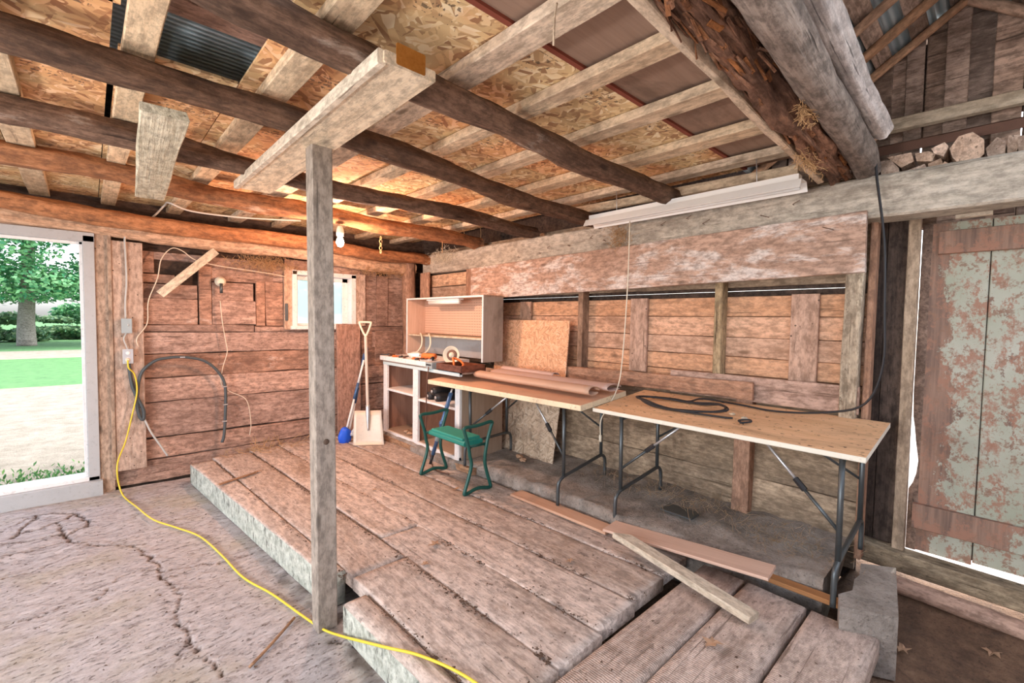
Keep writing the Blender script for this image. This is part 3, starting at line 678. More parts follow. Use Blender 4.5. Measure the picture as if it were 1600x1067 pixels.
# rest of the building, added unseen to shut out daylight: front wall behind the camera, gable foot and loft roof
mb = MB(); xbox(mb, -3.4, 3.9, -1.66, -1.6, -.1, 2.0); struct(mb.obj('wall_front', 'wall_back'))  # placed so daylight comes from the west, kept low so skylight enters above
mb = MB(); xbox(mb, -3.4, 3.9, 1.34, 6.0, 3.06, 3.09); struct(mb.obj('ceiling_loft', 'dark_board'))
mb = MB(); xbox(mb, -3.4, 3.9, 5.63, 5.66, 2.36, 3.06); struct(mb.obj('wall_loft', 'dark_board'))
mb = MB(); xbox(mb, 3.72, 3.75, 1.2, 5.66, 2.3, 3.06); xbox(mb, 3.485, 3.50, .56, 5.62, 0, 1.838); xbox(mb, 3.485, 3.50, .56, 5.62, 1.840, 2.5); xbox(mb, 3.46, 3.9, 5.58, 5.62, 0, 3.06); struct(mb.obj('wall_right_sheathing', 'dark_board'))
#@@CEILING
# ------------------------------------------------------------------ ceiling sheets, battens, logs
mb = MB()
for (x0, x1, y0, y1) in ((-2.2, -.36, 1.26, 3.6), (-.355, .08, 1.26, 5.75), (-2.2, -.36, 3.605, 5.75), (.525, 1.25, 1.26, 3.45), (.105, .52, 2.42, 3.45), (.085, .62, 3.455, 5.75), (.625, 2.0, 3.455, 4.62), (1.255, 3.32, 1.26, 2.3), (1.255, 3.32, 2.305, 3.45), 
                         (2.005, 3.32, 3.455, 5.75), (.625, 2.0, 4.625, 5.75), (-.2, .1, 1.26, 2.1)):
    xbox(mb, x0, x1, y0, y1, 2.656, 2.668)
cl = struct(mb.obj('ceiling', 'osb'))
mb = MB(); xbox(mb, -2.2, 3.32, .62, 1.245, 2.668, 2.682); mb.obj('plywood_sheet', 'plywood', cl)
box('red_edge', -2.2, 3.32, 1.235, 1.258, 2.655, 2.668, 'red_edge', cl, bev=0)
# things seen through the gap in the sheets
mb = MB(); xbox(mb, .0, .75, 1.72, 2.04, 2.74, 2.76); xbox(mb, .0, .75, 2.045, 2.16, 2.725, 2.755)
mb.obj('loft_boards', 'wall_back', cl)
mb = MB(); xbox(mb, .0, .9, 2.1, 2.8, 2.80, 2.803); mb.obj('loft_metal', 'roof_metal', cl)
log('loft_beam', (.0, 1.62, 2.74), (.75, 1.66, 2.74), .05, .05, 'log_dark', cl, seed=31)
bx = [(-1.15, 0), (-.72, 0), (-.27, .0), (.155, 0), (.645, 0), (1.175, 0), (1.575, 0), (2.04, 0), (2.56, 0), (3.03, 0)]
nm = ['far left over the doorway', 'left edge above the garden doorway', 'second from the left picture edge', 'beside the open gap in the sheeting', 'just right of the open gap', 'crossing above the post', 'right after the post, with a hanging splinter', 'middle of the bare plywood strip', 'next to last before the right beam', 'closest to the right beam']
for i, (x, _) in enumerate(bx):
    o = plank('ceiling_batten', (x+.01, .80 if x > .4 else 1.3, 2.63), (x-.02+.03*random.random(), 5.7, 2.625), .10+.012*(i % 3), .048, 'batten', jit=.003)
    tag(o, 'pale batten across the ceiling logs, '+nm[i], 'batten', 'battens under the ceiling sheets')
tube('splinter', [(1.10, 1.0, 2.60), (1.09, 1.0, 2.55), (1.093, 1.005, 2.47)], .0035, 'batten', o, n=5)
LG7 = (.465, .555); LG8 = (.415, .47)
LG = [((.05, 1.57, 2.565), (3.30, 1.66, 2.465), .070, .062, 'log_dark', 'dark squared log beam nearest the camera, second above the post', 21, .93),
      ((-2.0, 2.24, 2.56), (3.28, 2.38, 2.47), .066, .055, 'log_dark', 'dark log beam crossing directly behind the post top', 22, .95),
      ((-2.0, 3.12, 2.56), (3.30, 3.22, 2.47), .062, .058, 'log_dark', 'dark log beam running behind the rough hanging plank', 23, 1),
      ((-2.0, 4.08, 2.57), (3.32, 4.12, 2.47), .068, .07, 'log_warm', 'reddish log beam carrying the lit bulb', 24, 1),
      ((-2.0, 5.05, 2.46), (3.32, 5.12, 2.36), .07, .065, 'log_warm', 'reddish log beam closest to the back wall', 25, 1)]
for p0, p1, ra, rb, mt, lb, sd, fl in LG:
    tag(log('ceiling_log', p0, p1, ra, rb, mt, seed=sd, rough=.24, wob=.05, flat=fl), lb, 'log beam', 'log beams under the ceiling')
tag(log('wall_plate_log', (-2.0, 5.44, 2.42), (3.2, 5.40, 2.27), .075, .085, 'log_pale', seed=41, rough=.13, wob=.04), 'pale log lying along the top of the back wall', 'log beam')
rl = log('rotten_log', (.6, .62, 2.545), (3.27, .70, 2.50), .07, .075, 'log_rot', seed=51, rough=.42, wob=.04, ragged=.5, n=36)
tag(rl, 'crumbling reddish rotten log with a pale split edge and bark hanging off it', 'log beam')
ls = plank('split_edge', (.7, .693, 2.485), (3.2, .772, 2.465), .035, .05, 'batten', rl, jit=.012)
rg = random.Random(77); mbf = MB()
for k in range(320):
    x = rg.uniform(.9, 3.2); a = rg.uniform(2.6, 6.4); c = Vector((x, .62+.03*(x-.6)+.072*math.cos(a), 2.53+.07*math.sin(a))); L = rg.uniform(.03, .13)
    mw, l_ = frame(c, c+Vector((L, rg.uniform(-.02, .02), rg.uniform(-.03, .01))), (0, math.cos(a)+.01, math.sin(a)))
    vs, fs = plank_geo(l_, rg.uniform(.004, .018), .005, .006, seed=k, seg=4); mbf.add([mw @ Vector(v) for v in vs], fs)
mbf.obj('bark_flakes', 'log_rot', rl)['kind'] = 'stuff'
tag(log('ceiling_log', (.6, LG7[0], 2.53), (3.30, LG7[1], 2.50), .062, .068, 'log_grey', seed=52, rough=.12, wob=.03), 'grey brown log beside the rotten log, nest of straw stuck to it', 'log beam', 'log beams under the ceiling')
tag(log('grey_log', (.6, LG8[0], 2.64), (3.02, LG8[1], 2.61), .05, .048, 'log_pale_grey', seed=53, rough=.16, wob=.02, n=28), 'pale grey cracked pole lying on top of the right-hand logs', 'log beam')
# short plank carried by the post, and the rough plank left of it
sb = plank('post_cap_plank', (.815, 1.40, 2.452), (.825, 3.42, 2.452), .195, .04, 'lumber', jit=.002); tag(sb, 'pale plank across the top of the post, under three logs', 'plank')
plank('raised_side_board', (.712, 1.41, 2.449), (.717, 3.42, 2.449), .03, .05, 'lumber', sb, jit=.002)
plank('cut_end', (.815, 1.398, 2.475), (.815, 1.402, 2.475), .11, .07, 'cut_face', sb)
rp = plank('hanging_plank', (.238, 2.33, 2.415), (.315, 3.90, 2.39), .155, .035, 'stub', jit=.008); tag(rp, 'rough pale plank fixed under the logs, left of the post', 'plank')
# the post
po = root('support_post', (.878, 2.335, 0), 'square grey-stained wooden post standing on the concrete floor', 'post')
pm, _ = frame((.868, 2.33, 0.0), (.848, 2.335, 2.43), (0, -1, 0))
vs, fs = plank_geo(2.432, .1, .088, 0, .004); MB().add(vs, fs).obj('post_shaft', 'post', po, pm)
lathe('knot', [(.015, 0), (.013, .003)], 'debris', po, axis=(0, -1, 0), c=(.862, 2.288, .975), n=12)
# stick under the ceiling by the tube lamp
o = plank('ceiling_stick', at(880, 334, 0, 3.06), at(1248, 265, 0, 3.06), .04, .06, 'batten', jit=.006); tag(o, 'pale rough stick above the white tube light fixture', 'board')

#@@LOFT
# ------------------------------------------------------------------ loft, gable and roof on the right
GX = 3.75
PK = Vector((GX, .21, 3.43)); SL = .67
def roofz(y): return PK.z-SL*(y-.21) if y > .21 else PK.z-.8*(.21-y)
mb_R = []
y = -1.3; k = 0
rows = []
while y < 1.35:
    wd = .07+.06*random.random(); zt = max(2.45, roofz(y+wd/2)-.01)
    rows.append((y-.006, y+wd+(.004 if k % 4 else -.012), 2.2 if y < .6 else 2.4, zt+.07, .022*(k % 2), .02)); y += wd; k += 1
mb = MB(); rg = random.Random(8); yy = -1.3
while yy < 1.4:
    z0 = 2.3+rg.random()*.9; xbox(mb, 3.80, 3.81, yy, yy+.13, 2.2, z0); xbox(mb, 3.80, 3.81, yy, yy+.13, z0+.04+.10*rg.random(), max(roofz(yy), roofz(yy+.13))+.02); yy += .13
gback = mb
gw = wall_planks('wall_gable', (GX, 0, 0), (0, 1, 0), rows, 'gable', jit=.003)
link('outer_boards', gback.mesh('outer_boards'), 'dark_board', gw)
# rows of roof boards with metal showing between them, on both slopes
def roof_pt(x, y, off=0): return Vector((x, y, roofz(y)+off))
for side, ys in (('left', (.21, 1.36)), ('right', (.21, -.55))):  # right slope cut short to let skylight onto the gable
    mb = MB(); n = 60
    for i in range(n+1):
        u = i/n; y = ys[0]+(ys[1]-ys[0])*u; dz = .006*math.sin(i*1.57)
        for x in (-3.3, 3.95): mb.v.append((x, y, roofz(y)+.075+dz))
    for i in range(n): mb.f.append((2*i, 2*i+1, 2*i+3, 2*i+2)); mb.mi.append(0)
    struct(mb.obj('ceiling_roof_metal', 'roof_metal'))
    x = -.3; mbb = MB(); rng = random.Random(9)
    # skip sheathing: boards along x at steps down the slope
    steps = np.arange(.0, 1.15 if side == 'left' else .7, .165)
    for j, s_ in enumerate(steps):
        y0 = ys[0]+(s_ if side == 'left' else -s_); y1 = y0+(.075 if side == 'left' else -.075)
        x = -.3
        while x < 3.9:
            L = .5+rng.random()*1.2; xe = min(3.9, x+L)
            a, b_ = roof_pt(x, y0, .055), roof_pt(x, y1, .055); c, d = roof_pt(xe, y1, .055), roof_pt(xe, y0, .055); uo = Vector((0, 0, .014))
            mbb.add([a, b_, c, d, a+uo, b_+uo, c+uo, d+uo], [(0, 1, 2, 3), (7, 6, 5, 4), (0, 4, 5, 1), (1, 5, 6, 2), (2, 6, 7, 3), (3, 7, 4, 0)]); x = xe+.004
    struct(mbb.obj('ceiling_roof_boards', 'gable'))
for i, (x, rr) in enumerate(((3.66, .030), (3.38, .033), (3.05, .030), (2.66, .032), (2.25, .03), (1.85, .03))):
    pts0, pts1 = roof_pt(x, 1.34, .02), roof_pt(x, .21, .02)
    o = log('roof_rafter', pts0, pts1, rr, rr*.8, 'rafter', seed=60+i, rough=.1, wob=.02, n=10)
    tag(o, 'thin rafter pole under the tin roof, '+ORD[i]+' from the gable wall', 'rafter', 'rafter poles of the left roof slope')
    o = log('roof_rafter', roof_pt(x, .20, .02), roof_pt(x, -.62, .02), rr, rr*.8, 'rafter', seed=80+i, rough=.1, wob=.02, n=10)
    tag(o, 'thin rafter pole on the far side of the ridge, '+ORD[i]+' from the gable wall', 'rafter', 'rafter poles of the right roof slope')
o = plank('gable_tie', (3.62, 1.2, 2.83), (3.62, -1.2, 2.80), .07, .05, 'lumber', upv=(-1, 0, 0), jit=.004); tag(o, 'pale horizontal timber across the gable wall', 'beam')
o = MB(); a = at(1330, 250, 0, 3.52); 
o = plank('gable_brace', at(1340, 238, 0, 3.58), at(1372, 212, 0, 3.58), .03, .03, 'rafter', upv=(-1, 0, 0)); tag(o, 'short diagonal brace under the pale gable timber', 'board')
mb = MB(); xbox(mb, 3.50, 3.504, -.9, .66, 2.62, 2.675); xbox(mb, 3.50, 3.56, -.9, .66, 2.672, 2.676)
tag(mb.obj('angle_iron', 'rust'), 'long rusty brown angle iron above the firewood', 'metal beam')
# split firewood lying on the beam, seen from its cut ends
FWP = [([(1349, 252), (1368, 248), (1372, 268), (1364, 287), (1350, 288)], 'small reddish split log at the left end of the firewood row'),
       ([(1376, 252), (1392, 250), (1404, 262), (1405, 270), (1396, 281), (1377, 284)], 'pale cream split log second from the left in the firewood row'),
       ([(1386, 246), (1424, 238), (1428, 252), (1408, 262), (1400, 256)], 'flat split log resting above the pale cream one'),
       ([(1412, 268), (1445, 256), (1448, 262), (1444, 272), (1412, 278)], 'low pale wedge of firewood beside the cream one'),
       ([(1430, 240), (1450, 236), (1462, 240), (1456, 252), (1432, 252)], 'brown chunk in the upper middle of the firewood row'),
       ([(1450, 256), (1470, 247), (1475, 262), (1468, 266), (1450, 262)], 'reddish wedge left of the round firewood log'),
       ([(1468, 262), (1476, 252), (1494, 262), (1492, 270), (1468, 270)], 'low thin split piece under the round firewood log'),
       ([(1455, 232), (1476, 222), (1482, 228), (1474, 244), (1460, 240)], 'small pale chunk above and left of the round log'),
       ([(1484, 232), (1498, 213), (1520, 206), (1538, 218), (1538, 240), (1524, 254), (1504, 260), (1488, 246)], 'biggest piece, a round brown log end in the firewood row'),
       ([(1530, 262), (1545, 250), (1568, 252), (1574, 258), (1556, 264)], 'low flat piece just right of the round log'),
       ([(1540, 232), (1558, 214), (1572, 220), (1570, 246), (1556, 250), (1544, 248)], 'dark split log right of the round log'),
       ([(1575, 212), (1594, 210), (1594, 226), (1582, 248), (1574, 240)], 'tapered grey split log near the right picture edge'),
       ([(1590, 214), (1612, 208), (1616, 244), (1592, 250)], 'dark log cut by the right picture edge')]
for i, (poly, lb) in enumerate(FWP):
    xf = 3.31+.015*(i % 3); P = [at(a, b_, 0, xf) for a, b_ in poly]; n = len(P); L = .30
    Q = [p+Vector((L, .01*math.sin(i), .0)) for p in P]; c = sum(P, Vector())/n; mw = Matrix.Translation(c)
    mb = MB().add([p-c for p in P]+[p-c for p in Q], [tuple(range(n)), tuple(reversed(range(n, 2*n)))]+[(k, k+n, (k+1) % n+n, (k+1) % n) for k in range(n)])
    tag(mb.obj('firewood_log', 'firewood', None, mw), lb, 'firewood', 'split firewood stacked on the beam')
mb = MB(); xbox(mb, 3.42, 3.5, -.9, .62, 2.40, 2.425); 

#@@OBJECTS
# ------------------------------------------------------------------ folding tables
def table(nm, FL, FR, depth, label, topmat, edgemat, th, rear_dz, legs):
    FL, FR = Vector(FL), Vector(FR); ax = (FR-FL).normalized(); back = Vector((-ax.y, ax.x, 0)); back = back if back.x > 0 else -back
    bk = back*depth+Vector((0, 0, rear_dz)); bk = bk.normalized()*depth; nup = ax.cross(bk).normalized(); nup = nup if nup.z > 0 else -nup
    r = root('folding_table', (FL+FR)/2-Vector((0, 0, .75)), label, 'table')
    c = (FL+FR)/2+bk/2; mw, L = frame(c-ax*(FR-FL).length/2, c+ax*(FR-FL).length/2, nup); hv = depth/2; ht = th/2
    mb = MB(); vs, fs = plank_geo(L, depth, th, 0, .004); vs = [(x, y, z-ht) for x, y, z in vs]; mb.add(vs, fs)
    top = mb.obj('table_top', [topmat, edgemat], r, mw)
    for p in top.data.polygons:
        if p.normal.z < .9: p.material_index = 1
    def leg(u, wide=.56, inset=.09, brace=1, name='leg_frame'):
        base = FL+ax*u+bk.normalized()*inset-nup*(th+.005)
        a0 = base; a1 = base+bk.normalized()*wide
        dn = Vector((0.0, 0, -1)); h0 = a0.z; 
        g0, g1 = (.222, .295) if base.y < 2.9 else (.275, .30)
        # tall uprights
        up0, up1 = .66, .66
        pA = [a0, Vector((a0.x+.01, a0.y, g0+.21))]
        pB = [a1, Vector((a1.x+.01, a1.y, g1+.19))]
        lf = D.objects.new('leg_frame', None); COL.objects.link(lf); lf.parent = r
        tube('leg', [pA[0], pA[1]], .0135, 'steel_dark', r, curve=False, n=8); tube('leg', [pB[0], pB[1]], .0135, 'steel_dark', r, curve=False, n=8)
        D.objects.remove(lf)
        q0 = Vector((pA[1].x-.06, pA[1].y, g0)); q1 = Vector((pB[1].x+.06, pB[1].y, g1))
        foot = [q0, q0+Vector((0, 0, .13)), q0+Vector((.015, 0, .18)), q0+Vector((.06, 0, .205)), pB[1]+Vector((0, 0, -.0)), q1+Vector((-.018, 0, .17)), q1+Vector((0, 0, .12)), q1]
        tube('foot_bar', smooth_path(foot[:4], 5)+smooth_path(foot[4:], 5), .0135, 'steel_dark', r, curve=False, n=8)
        for (pp, hh) in ((pA, .5), ):
            m0 = pp[0].lerp(pp[1], .72); m1 = pp[0]+ax*brace*.42+bk.normalized()*.12; mid = m0.lerp(m1, .45)
            tube('brace', [m0, mid], .009, 'steel_dark', r, curve=False, n=6); tube('brace', [mid, m1], .008, 'alu', r, curve=False, n=6)
            mb = MB().add(*tube_geo([mid-(m1-m0)*.06, mid+(m1-m0)*.06], .016, 6)); mb.obj('brace_lock', 'black', r)
        tube('brace', [pB[0].lerp(pB[1], .55), pB[0]+ax*brace*.42-bk.normalized()*.12], .008, 'steel_dark', r, curve=False, n=6)
        tube('cross_bar', [pA[0]+Vector((0, 0, -.03)), pB[0]+Vector((0, 0, -.03))], .01, 'steel_dark', r, curve=False, n=6)
    for u, br, ins, wd in legs: leg(u, wd, ins, br)
    return r
t1 = table('t1', (2.39, 3.76, 1.015), (2.51, 1.985, 1.012), .63, 'long folding table with a warm brown top, brown paper rolls lying on it', 'table_wood', 'tan_edge', .042, .040, [(.50, 1, .10, .48), (1.56, -1, .10, .52)])
t2 = table('t2', (2.622, 1.965, .985), (2.632, .405, .987), .70, 'folding table with a dusty stained top and pale edge, black cord coiled on it', 'table_dirty', 'pale_edge', .028, .066, [(.20, 1, .06, .50), (1.46, -1, .06, .52)])
# ------------------------------------------------------------------ loose boards on the platform
o = plank('loose_board', (2.51, 1.72, .245), (2.60, .765, .297), .175, .018, 'thin_board', jit=.001); tag(o, 'flat reddish brown board lying in front of the right table', 'board')
o = plank('loose_board', (2.505, 2.62, .205), (2.525, 1.72, .207), .13, .02, 'thin_board', jit=.001); tag(o, 'long thin board lying under the feet of the left table', 'board')
o = plank('lumber_offcut', at(972, 838, 2, .285), at(1178, 966, 2, .228), .085, .036, 'lumber', jit=.001, cuts=(.9, 0)); tag(o, 'pale length of lumber with an angled end, crossing the planks', 'board')
o = plank('loose_board', (2.72, .98, .205), (2.735, .42, .205), .07, .025, 'cut_face', jit=.002); tag(o, 'narrow dark orange board beside the foot of the right table', 'board')
# broken block of stone at the platform's right end
poly = [(1345, 880), (1400, 887), (1404, 965), (1312, 947), (1310, 928), (1332, 922), (1335, 905), (1343, 898)]
P = [at(a, b_, 2, .30) for a, b_ in poly]; Q = [Vector((p.x+.01, p.y, .0)) for p in P]; n = len(P); mb = MB()
c = sum(P, Vector())/n; mb.add([p-c for p in P]+[p-c-Vector((0, 0, .035)) for p in P]+[q-c for q in Q], [tuple(range(n))]+[(k, k+n, (k+1) % n+n, (k+1) % n) for k in range(n)]+[(k+n, k+2*n, (k+1) % n+2*n, (k+1) % n+n) for k in range(n)]+[tuple(reversed(range(2*n, 3*n)))])
tag(mb.obj('broken_block', 'ledge', None, Matrix.Translation(c)), 'broken concrete block beyond the far corner of the cross planks', 'block')

# ------------------------------------------------------------------ garden kneeler stool
st = root('garden_stool', (2.31, 3.19, .19), 'green folding garden kneeler stool with tube handles on the plank floor', 'stool')
for i, y in enumerate((3.52, 2.87)):
    xa, xb = 2.165, 2.455
    loop = [(xa+.045, y, .58), (xa+.06, y, .50), (xa+.075, y, .44), (xa+.06, y, .36), (xa+.01, y, .22), (xa+.012, y, .203), (xa+.04, y, .203),
            (2.31, y, .222), (xb-.04, y, .203), (xb-.012, y, .203), (xb-.01, y, .22), (xb-.06, y, .36), (xb-.075, y, .46), (xb-.05, y, .60), (xb-.01, y, .72), (xb+.0, y, .745), (xb-.03, y, .755), (2.31, y, .742),
            (xa+.03, y, .742), (xa, y, .735), (xa-.0, y, .715), (xa+.045, y, .58)]
    tube('side_frame', [Vector(p) for p in loop], .0148, 'green_tube', st, per=4, n=8, caps=False)
mb = MB(); vs, fs = plank_geo(.52, .20, .045, 0, .015); mb.add(vs, fs); mw, _ = frame((2.31, 3.45, .585), (2.31, 2.94, .585)); mb.obj('seat', 'green_seat', st, mw)
mb = MB(); vs, fs = plank_geo(.46, .185, .022, 0, .009); mb.add(vs, fs); mw, _ = frame((2.31, 3.42, .615), (2.31, 2.97, .615)); mb.obj('seat_pad', 'green_pad', st, mw)
for y in (3.51, 2.88): tube('cross_tube', [(2.215, y, .575), (2.405, y, .575)], .011, 'green_tube', st, curve=False)
for x in (2.235, 2.385): tube('seat_rail', [(x, 3.515, .566), (x, 2.875, .566)], .009, 'green_tube', st, curve=False)

# ------------------------------------------------------------------ shelf cabinet and hutch
cb = root('shelf_cabinet', (2.8, 4.15, .24), 'white painted open shelf cabinet with a cluttered top, behind the green stool', 'cabinet')
def B(name, *q, m='white_paint', p=None): return box(name, *q, m, p or cb)
X0, X1, Y0, Y1 = 2.52, 3.06, 3.42, 4.92
B('stile', X0, X0+.03, Y1-.08, Y1, .24, 1.10); B('stile', X0, X0+.03, 4.16, 4.26, .24, 1.08, m='white_paint'); B('stile', X0, X0+.03, Y0, Y0+.075, .24, .955)
B('top_rail', X0-.004, X0+.03, Y0, Y1, 1.065, 1.10, m='mint_paint'); B('bottom_rail', X0, X0+.03, Y0, Y1, .26, .30)
B('side_panel', X0+.03, X1, Y0, Y0+.018, .26, .955, m='cabinet_side'); B('side_panel', X0+.03, X1, Y1-.018, Y1, .26, 1.10, m='cabinet_in')
B('back_panel', X1-.015, X1, Y0, Y1, .26, 1.08, m='cabinet_in'); B('divider', X0+.03, X1, 4.2, 4.22, .28, 1.06, m='cabinet_in')
B('shelf', X0+.01, X1, 4.22, Y1-.02, .765, .79); B('shelf', X0+.01, X1, Y0+.02, 4.2, .735, .76); B('bottom_shelf', X0+.02, X1, Y0+.02, Y1-.02, .29, .305, m='cabinet_side')
B('counter_top', X0-.02, X1, 3.98, Y1+.05, 1.115, 1.165, m='white_paint'); B('counter_apron', X0-.005, X0+.02, 3.98, Y1, 1.095, 1.12, m='cabinet_side')
B('lower_top', X0, X1, Y0, 3.975, 1.085, 1.10, m='board_tan'); B('plinth', X0+.03, X1, Y0+.02, Y1-.02, .19, .26, m='black')
o = plank('base_timber', (2.50, 5.0, .225), (2.53, 3.2, .222), .06, .06, 'stud', jit=.003); tag(o, 'low timber lying along the foot of the white cabinet', 'beam')
hx0, hx1, hy0, hy1, hz0, hz1 = 2.90, 3.17, 3.55, 5.06, 1.17, 1.852
hu = root('tool_hutch', (3.0, 4.3, hz0), 'open wooden tool hutch with a pegboard back standing on the white cabinet', 'hutch')
def HB(name, *q, m='board_tan'): return box(name, *q, m, hu)
HB('side_panel', hx0+.006, hx1, hy0, hy0+.02, hz0, hz1, m='cabinet_side'); HB('side_panel', hx0+.006, hx1, hy1-.02, hy1, hz0, hz1, m='thin_board')
HB('top_panel', hx0+.006, hx1, hy0, hy1, hz1-.018, hz1); HB('shelf', hx0+.02, hx1, hy0+.02, hy1-.02, 1.393, 1.412, m='lumber')
HB('front_edge', hx0-.004, hx0+.006, hy0, hy0+.022, hz0, hz1, m='white_paint'); HB('front_edge', hx0-.004, hx0+.006, hy1-.022, hy1, hz0, hz1, m='white_paint'); HB('front_edge', hx0-.004, hx0+.006, hy0, hy1, hz1-.02, hz1, m='white_paint')
HB('pegboard', hx1-.012, hx1-.004, hy0+.02, hy1-.02, 1.42, hz1-.02, m='peg'); HB('lower_back', hx1-.012, hx1-.004, hy0+.02, hy1-.02, hz0, 1.39, m='grey_paint')
tl = root('tube_lamp', (3.0, 4.2, 1.80), 'small white tube lamp under the top of the tool hutch', 'lamp')
tube('lamp_tube', [(2.955, 4.62, 1.795), (2.955, 4.03, 1.795)], .024, 'white_plastic', tl, curve=False, n=12); box('lamp_housing', 2.93, 2.99, 4.0, 4.65, 1.815, 1.832, 'white_plastic', tl)
# clutter on the cabinet
for i, y in enumerate((4.78, 4.60)):
    o = tube('gooseneck_cable', [(2.93, y, 1.425), (2.90, y-.06, 1.42), (2.86, y-.15, 1.37), (2.84, y-.17, 1.29), (2.82, y-.12, 1.22), (2.80, y-.02, 1.185)], .009, 'bone', n=8)
    tag(o, 'curved beige cable drooping from the hutch shelf, '+('left' if i == 0 else 'right')+' of the pair', 'cable')
cl_ = root('clamp_lamp', (2.74, 3.85, 1.17), 'round dish clamp lamp with a pale bulb, standing on the cabinet clutter', 'lamp')
c = Vector((2.72, 3.83, 1.235)); ax = (Vector((0, 0, 1.6))-c).normalized(); ax = Vector((-.85, -.5, .12)).normalized()
vs, fs = lathe_geo([(.022, -.05), (.03, -.045), (.055, -.01), (.088, .02), (.092, .022), (.086, .018), (.05, -.008), (.02, -.03)], 24, ax, c); MB().add(vs, fs).obj('reflector', 'bone', cl_, smooth=True)
vs, fs = lathe_geo([(.052, .0), (.055, .004), (.05, .006), (.03, .004)], 24, ax, c); MB().add(vs, fs).obj('inner_ring', 'rust', cl_, smooth=True)
vs, fs = lathe_geo([(.0, .03), (.018, .028), (.03, .012), (.03, -.005), (.02, -.03), (.0, -.05)], 16, ax, c); MB().add(vs, fs).obj('bulb', 'bone', cl_, smooth=True)
def blob(name, c, s, mat, seed, parent=None, rough=.25):
    bm = bmesh.new(); bmesh.ops.create_icosphere(bm, subdivisions=3, radius=1)
    for v in bm.verts: k = 1+rough*noise.noise(v.co*1.6+Vector((seed, 0, 0)))+rough*.5*noise.noise(v.co*4+Vector((seed, 9, 0))); v.co = Vector((v.co.x*s[0], v.co.y*s[1], v.co.z*s[2]))*k
    me = D.meshes.new(name); bm.to_mesh(me); bm.free()
    for p in me.polygons: p.use_smooth = True
    return link(name, me, mat, parent, Matrix.Translation(Vector(c)))
tag(blob('crumpled_rag', (2.70, 4.50, 1.19), (.07, .14, .035), 'white_plastic', 3), 'crumpled white cloth on the cabinet top', 'rag')
dl = root('power_drill', (2.66, 4.12, 1.17), 'orange power tool lying in the middle of the cabinet top', 'tool')
tube('drill_body', [(2.66, 4.28, 1.20), (2.67, 4.15, 1.205), (2.68, 4.08, 1.205)], .03, 'orange', dl, n=10); tube('drill_handle', [(2.67, 4.10, 1.19), (2.60, 4.02, 1.185)], .02, 'black', dl, curve=False); tube('drill_chuck', [(2.66, 4.28, 1.20), (2.655, 4.34, 1.20)], .014, 'alu', dl, curve=False)
tag(tube('orange_strap', [(2.60, 3.62, 1.12), (2.62, 3.66, 1.19), (2.66, 3.72, 1.215), (2.70, 3.66, 1.19), (2.68, 3.58, 1.16), (2.64, 3.55, 1.14)], .011, 'orange'), 'orange looped strap right of the clamp lamp', 'strap')
rng = random.Random(21)
for i in range(12):
    y = 4.93-i*.055*1.6; x = 2.54+.1*rng.random(); a = rng.random()*3; z = 1.175
    if y < 4.0: z = 1.11
    L = .10+.06*rng.random(); d = Vector((math.cos(a), math.sin(a), 0))*L/2; p = Vector((x, y, z))
    o = tube('hand_tool', [p-d, p-d*.2, p+d], .008, ['steel_dark', 'rust', 'alu', 'orange'][i % 4], n=6, rfun=lambda u: .014 if u < .5 else .007)
    tag(o, 'small metal hand tool on the cabinet top, '+ORD[i]+' from its left end', 'tool', 'small tools on the cabinet top')
dw = root('drawer_tray', (2.62, 3.55, 1.105), 'dark red-brown wooden tray on the right end of the cabinet', 'tray')
for q in [(2.50, 2.515, 3.38, 3.78, 1.11, 1.17), (2.515, 2.80, 3.38, 3.395, 1.11, 1.17), (2.515, 2.80, 3.765, 3.78, 1.11, 1.17), (2.515, 2.80, 3.38, 3.78, 1.105, 1.115), (2.79, 2.80, 3.38, 3.78, 1.11, 1.17)]: box('tray_board', *q, 'drawer', dw)
ps = root('radio_box', (2.55, 3.93, 1.11), 'small grey electrical box with switches at the end of the white counter', 'power box')
box('housing', 2.50, 2.58, 3.86, 3.97, 1.10, 1.165, 'grey_plastic', ps)
for k in range(3): lathe('switch_knob', [(.008, 0), (.008, .01), (.005, .012)], 'black', ps, axis=(-1, 0, 0), c=(2.50, 3.885+.03*k, 1.14), n=10)
tag(tube('hanging_wire', [(2.50, 3.92, 1.12), (2.47, 3.90, .95), (2.48, 3.93, .7), (2.46, 3.90, .45), (2.44, 3.80, .30), (2.38, 3.66, .21), (2.33, 3.5, .2), (2.36, 3.35, .2)], .006, 'rust', n=6), 'thin brown wire hanging down the front of the cabinet to the floor', 'wire')
for i, (y, z) in enumerate(((4.05, .80), (3.90, .80), (3.97, .855))):
    o = tube('rolled_bag', [(2.58, y, z), (2.80, y-.02, z), (2.98, y, z)], .042, 'black', n=12, rfun=lambda u: .04+.008*math.sin(u*9)); tag(o, 'black rolled bag on the cabinet shelf, '+('leftmost of three', 'right one of three', 'topmost of three')[i], 'bag', 'black rolled bags on the shelf')
    lathe('roll_core', [(.016, 0), (.016, .008), (.008, .008)], 'alu', o, axis=(-1, 0, 0), c=(2.575, y, z), n=12)
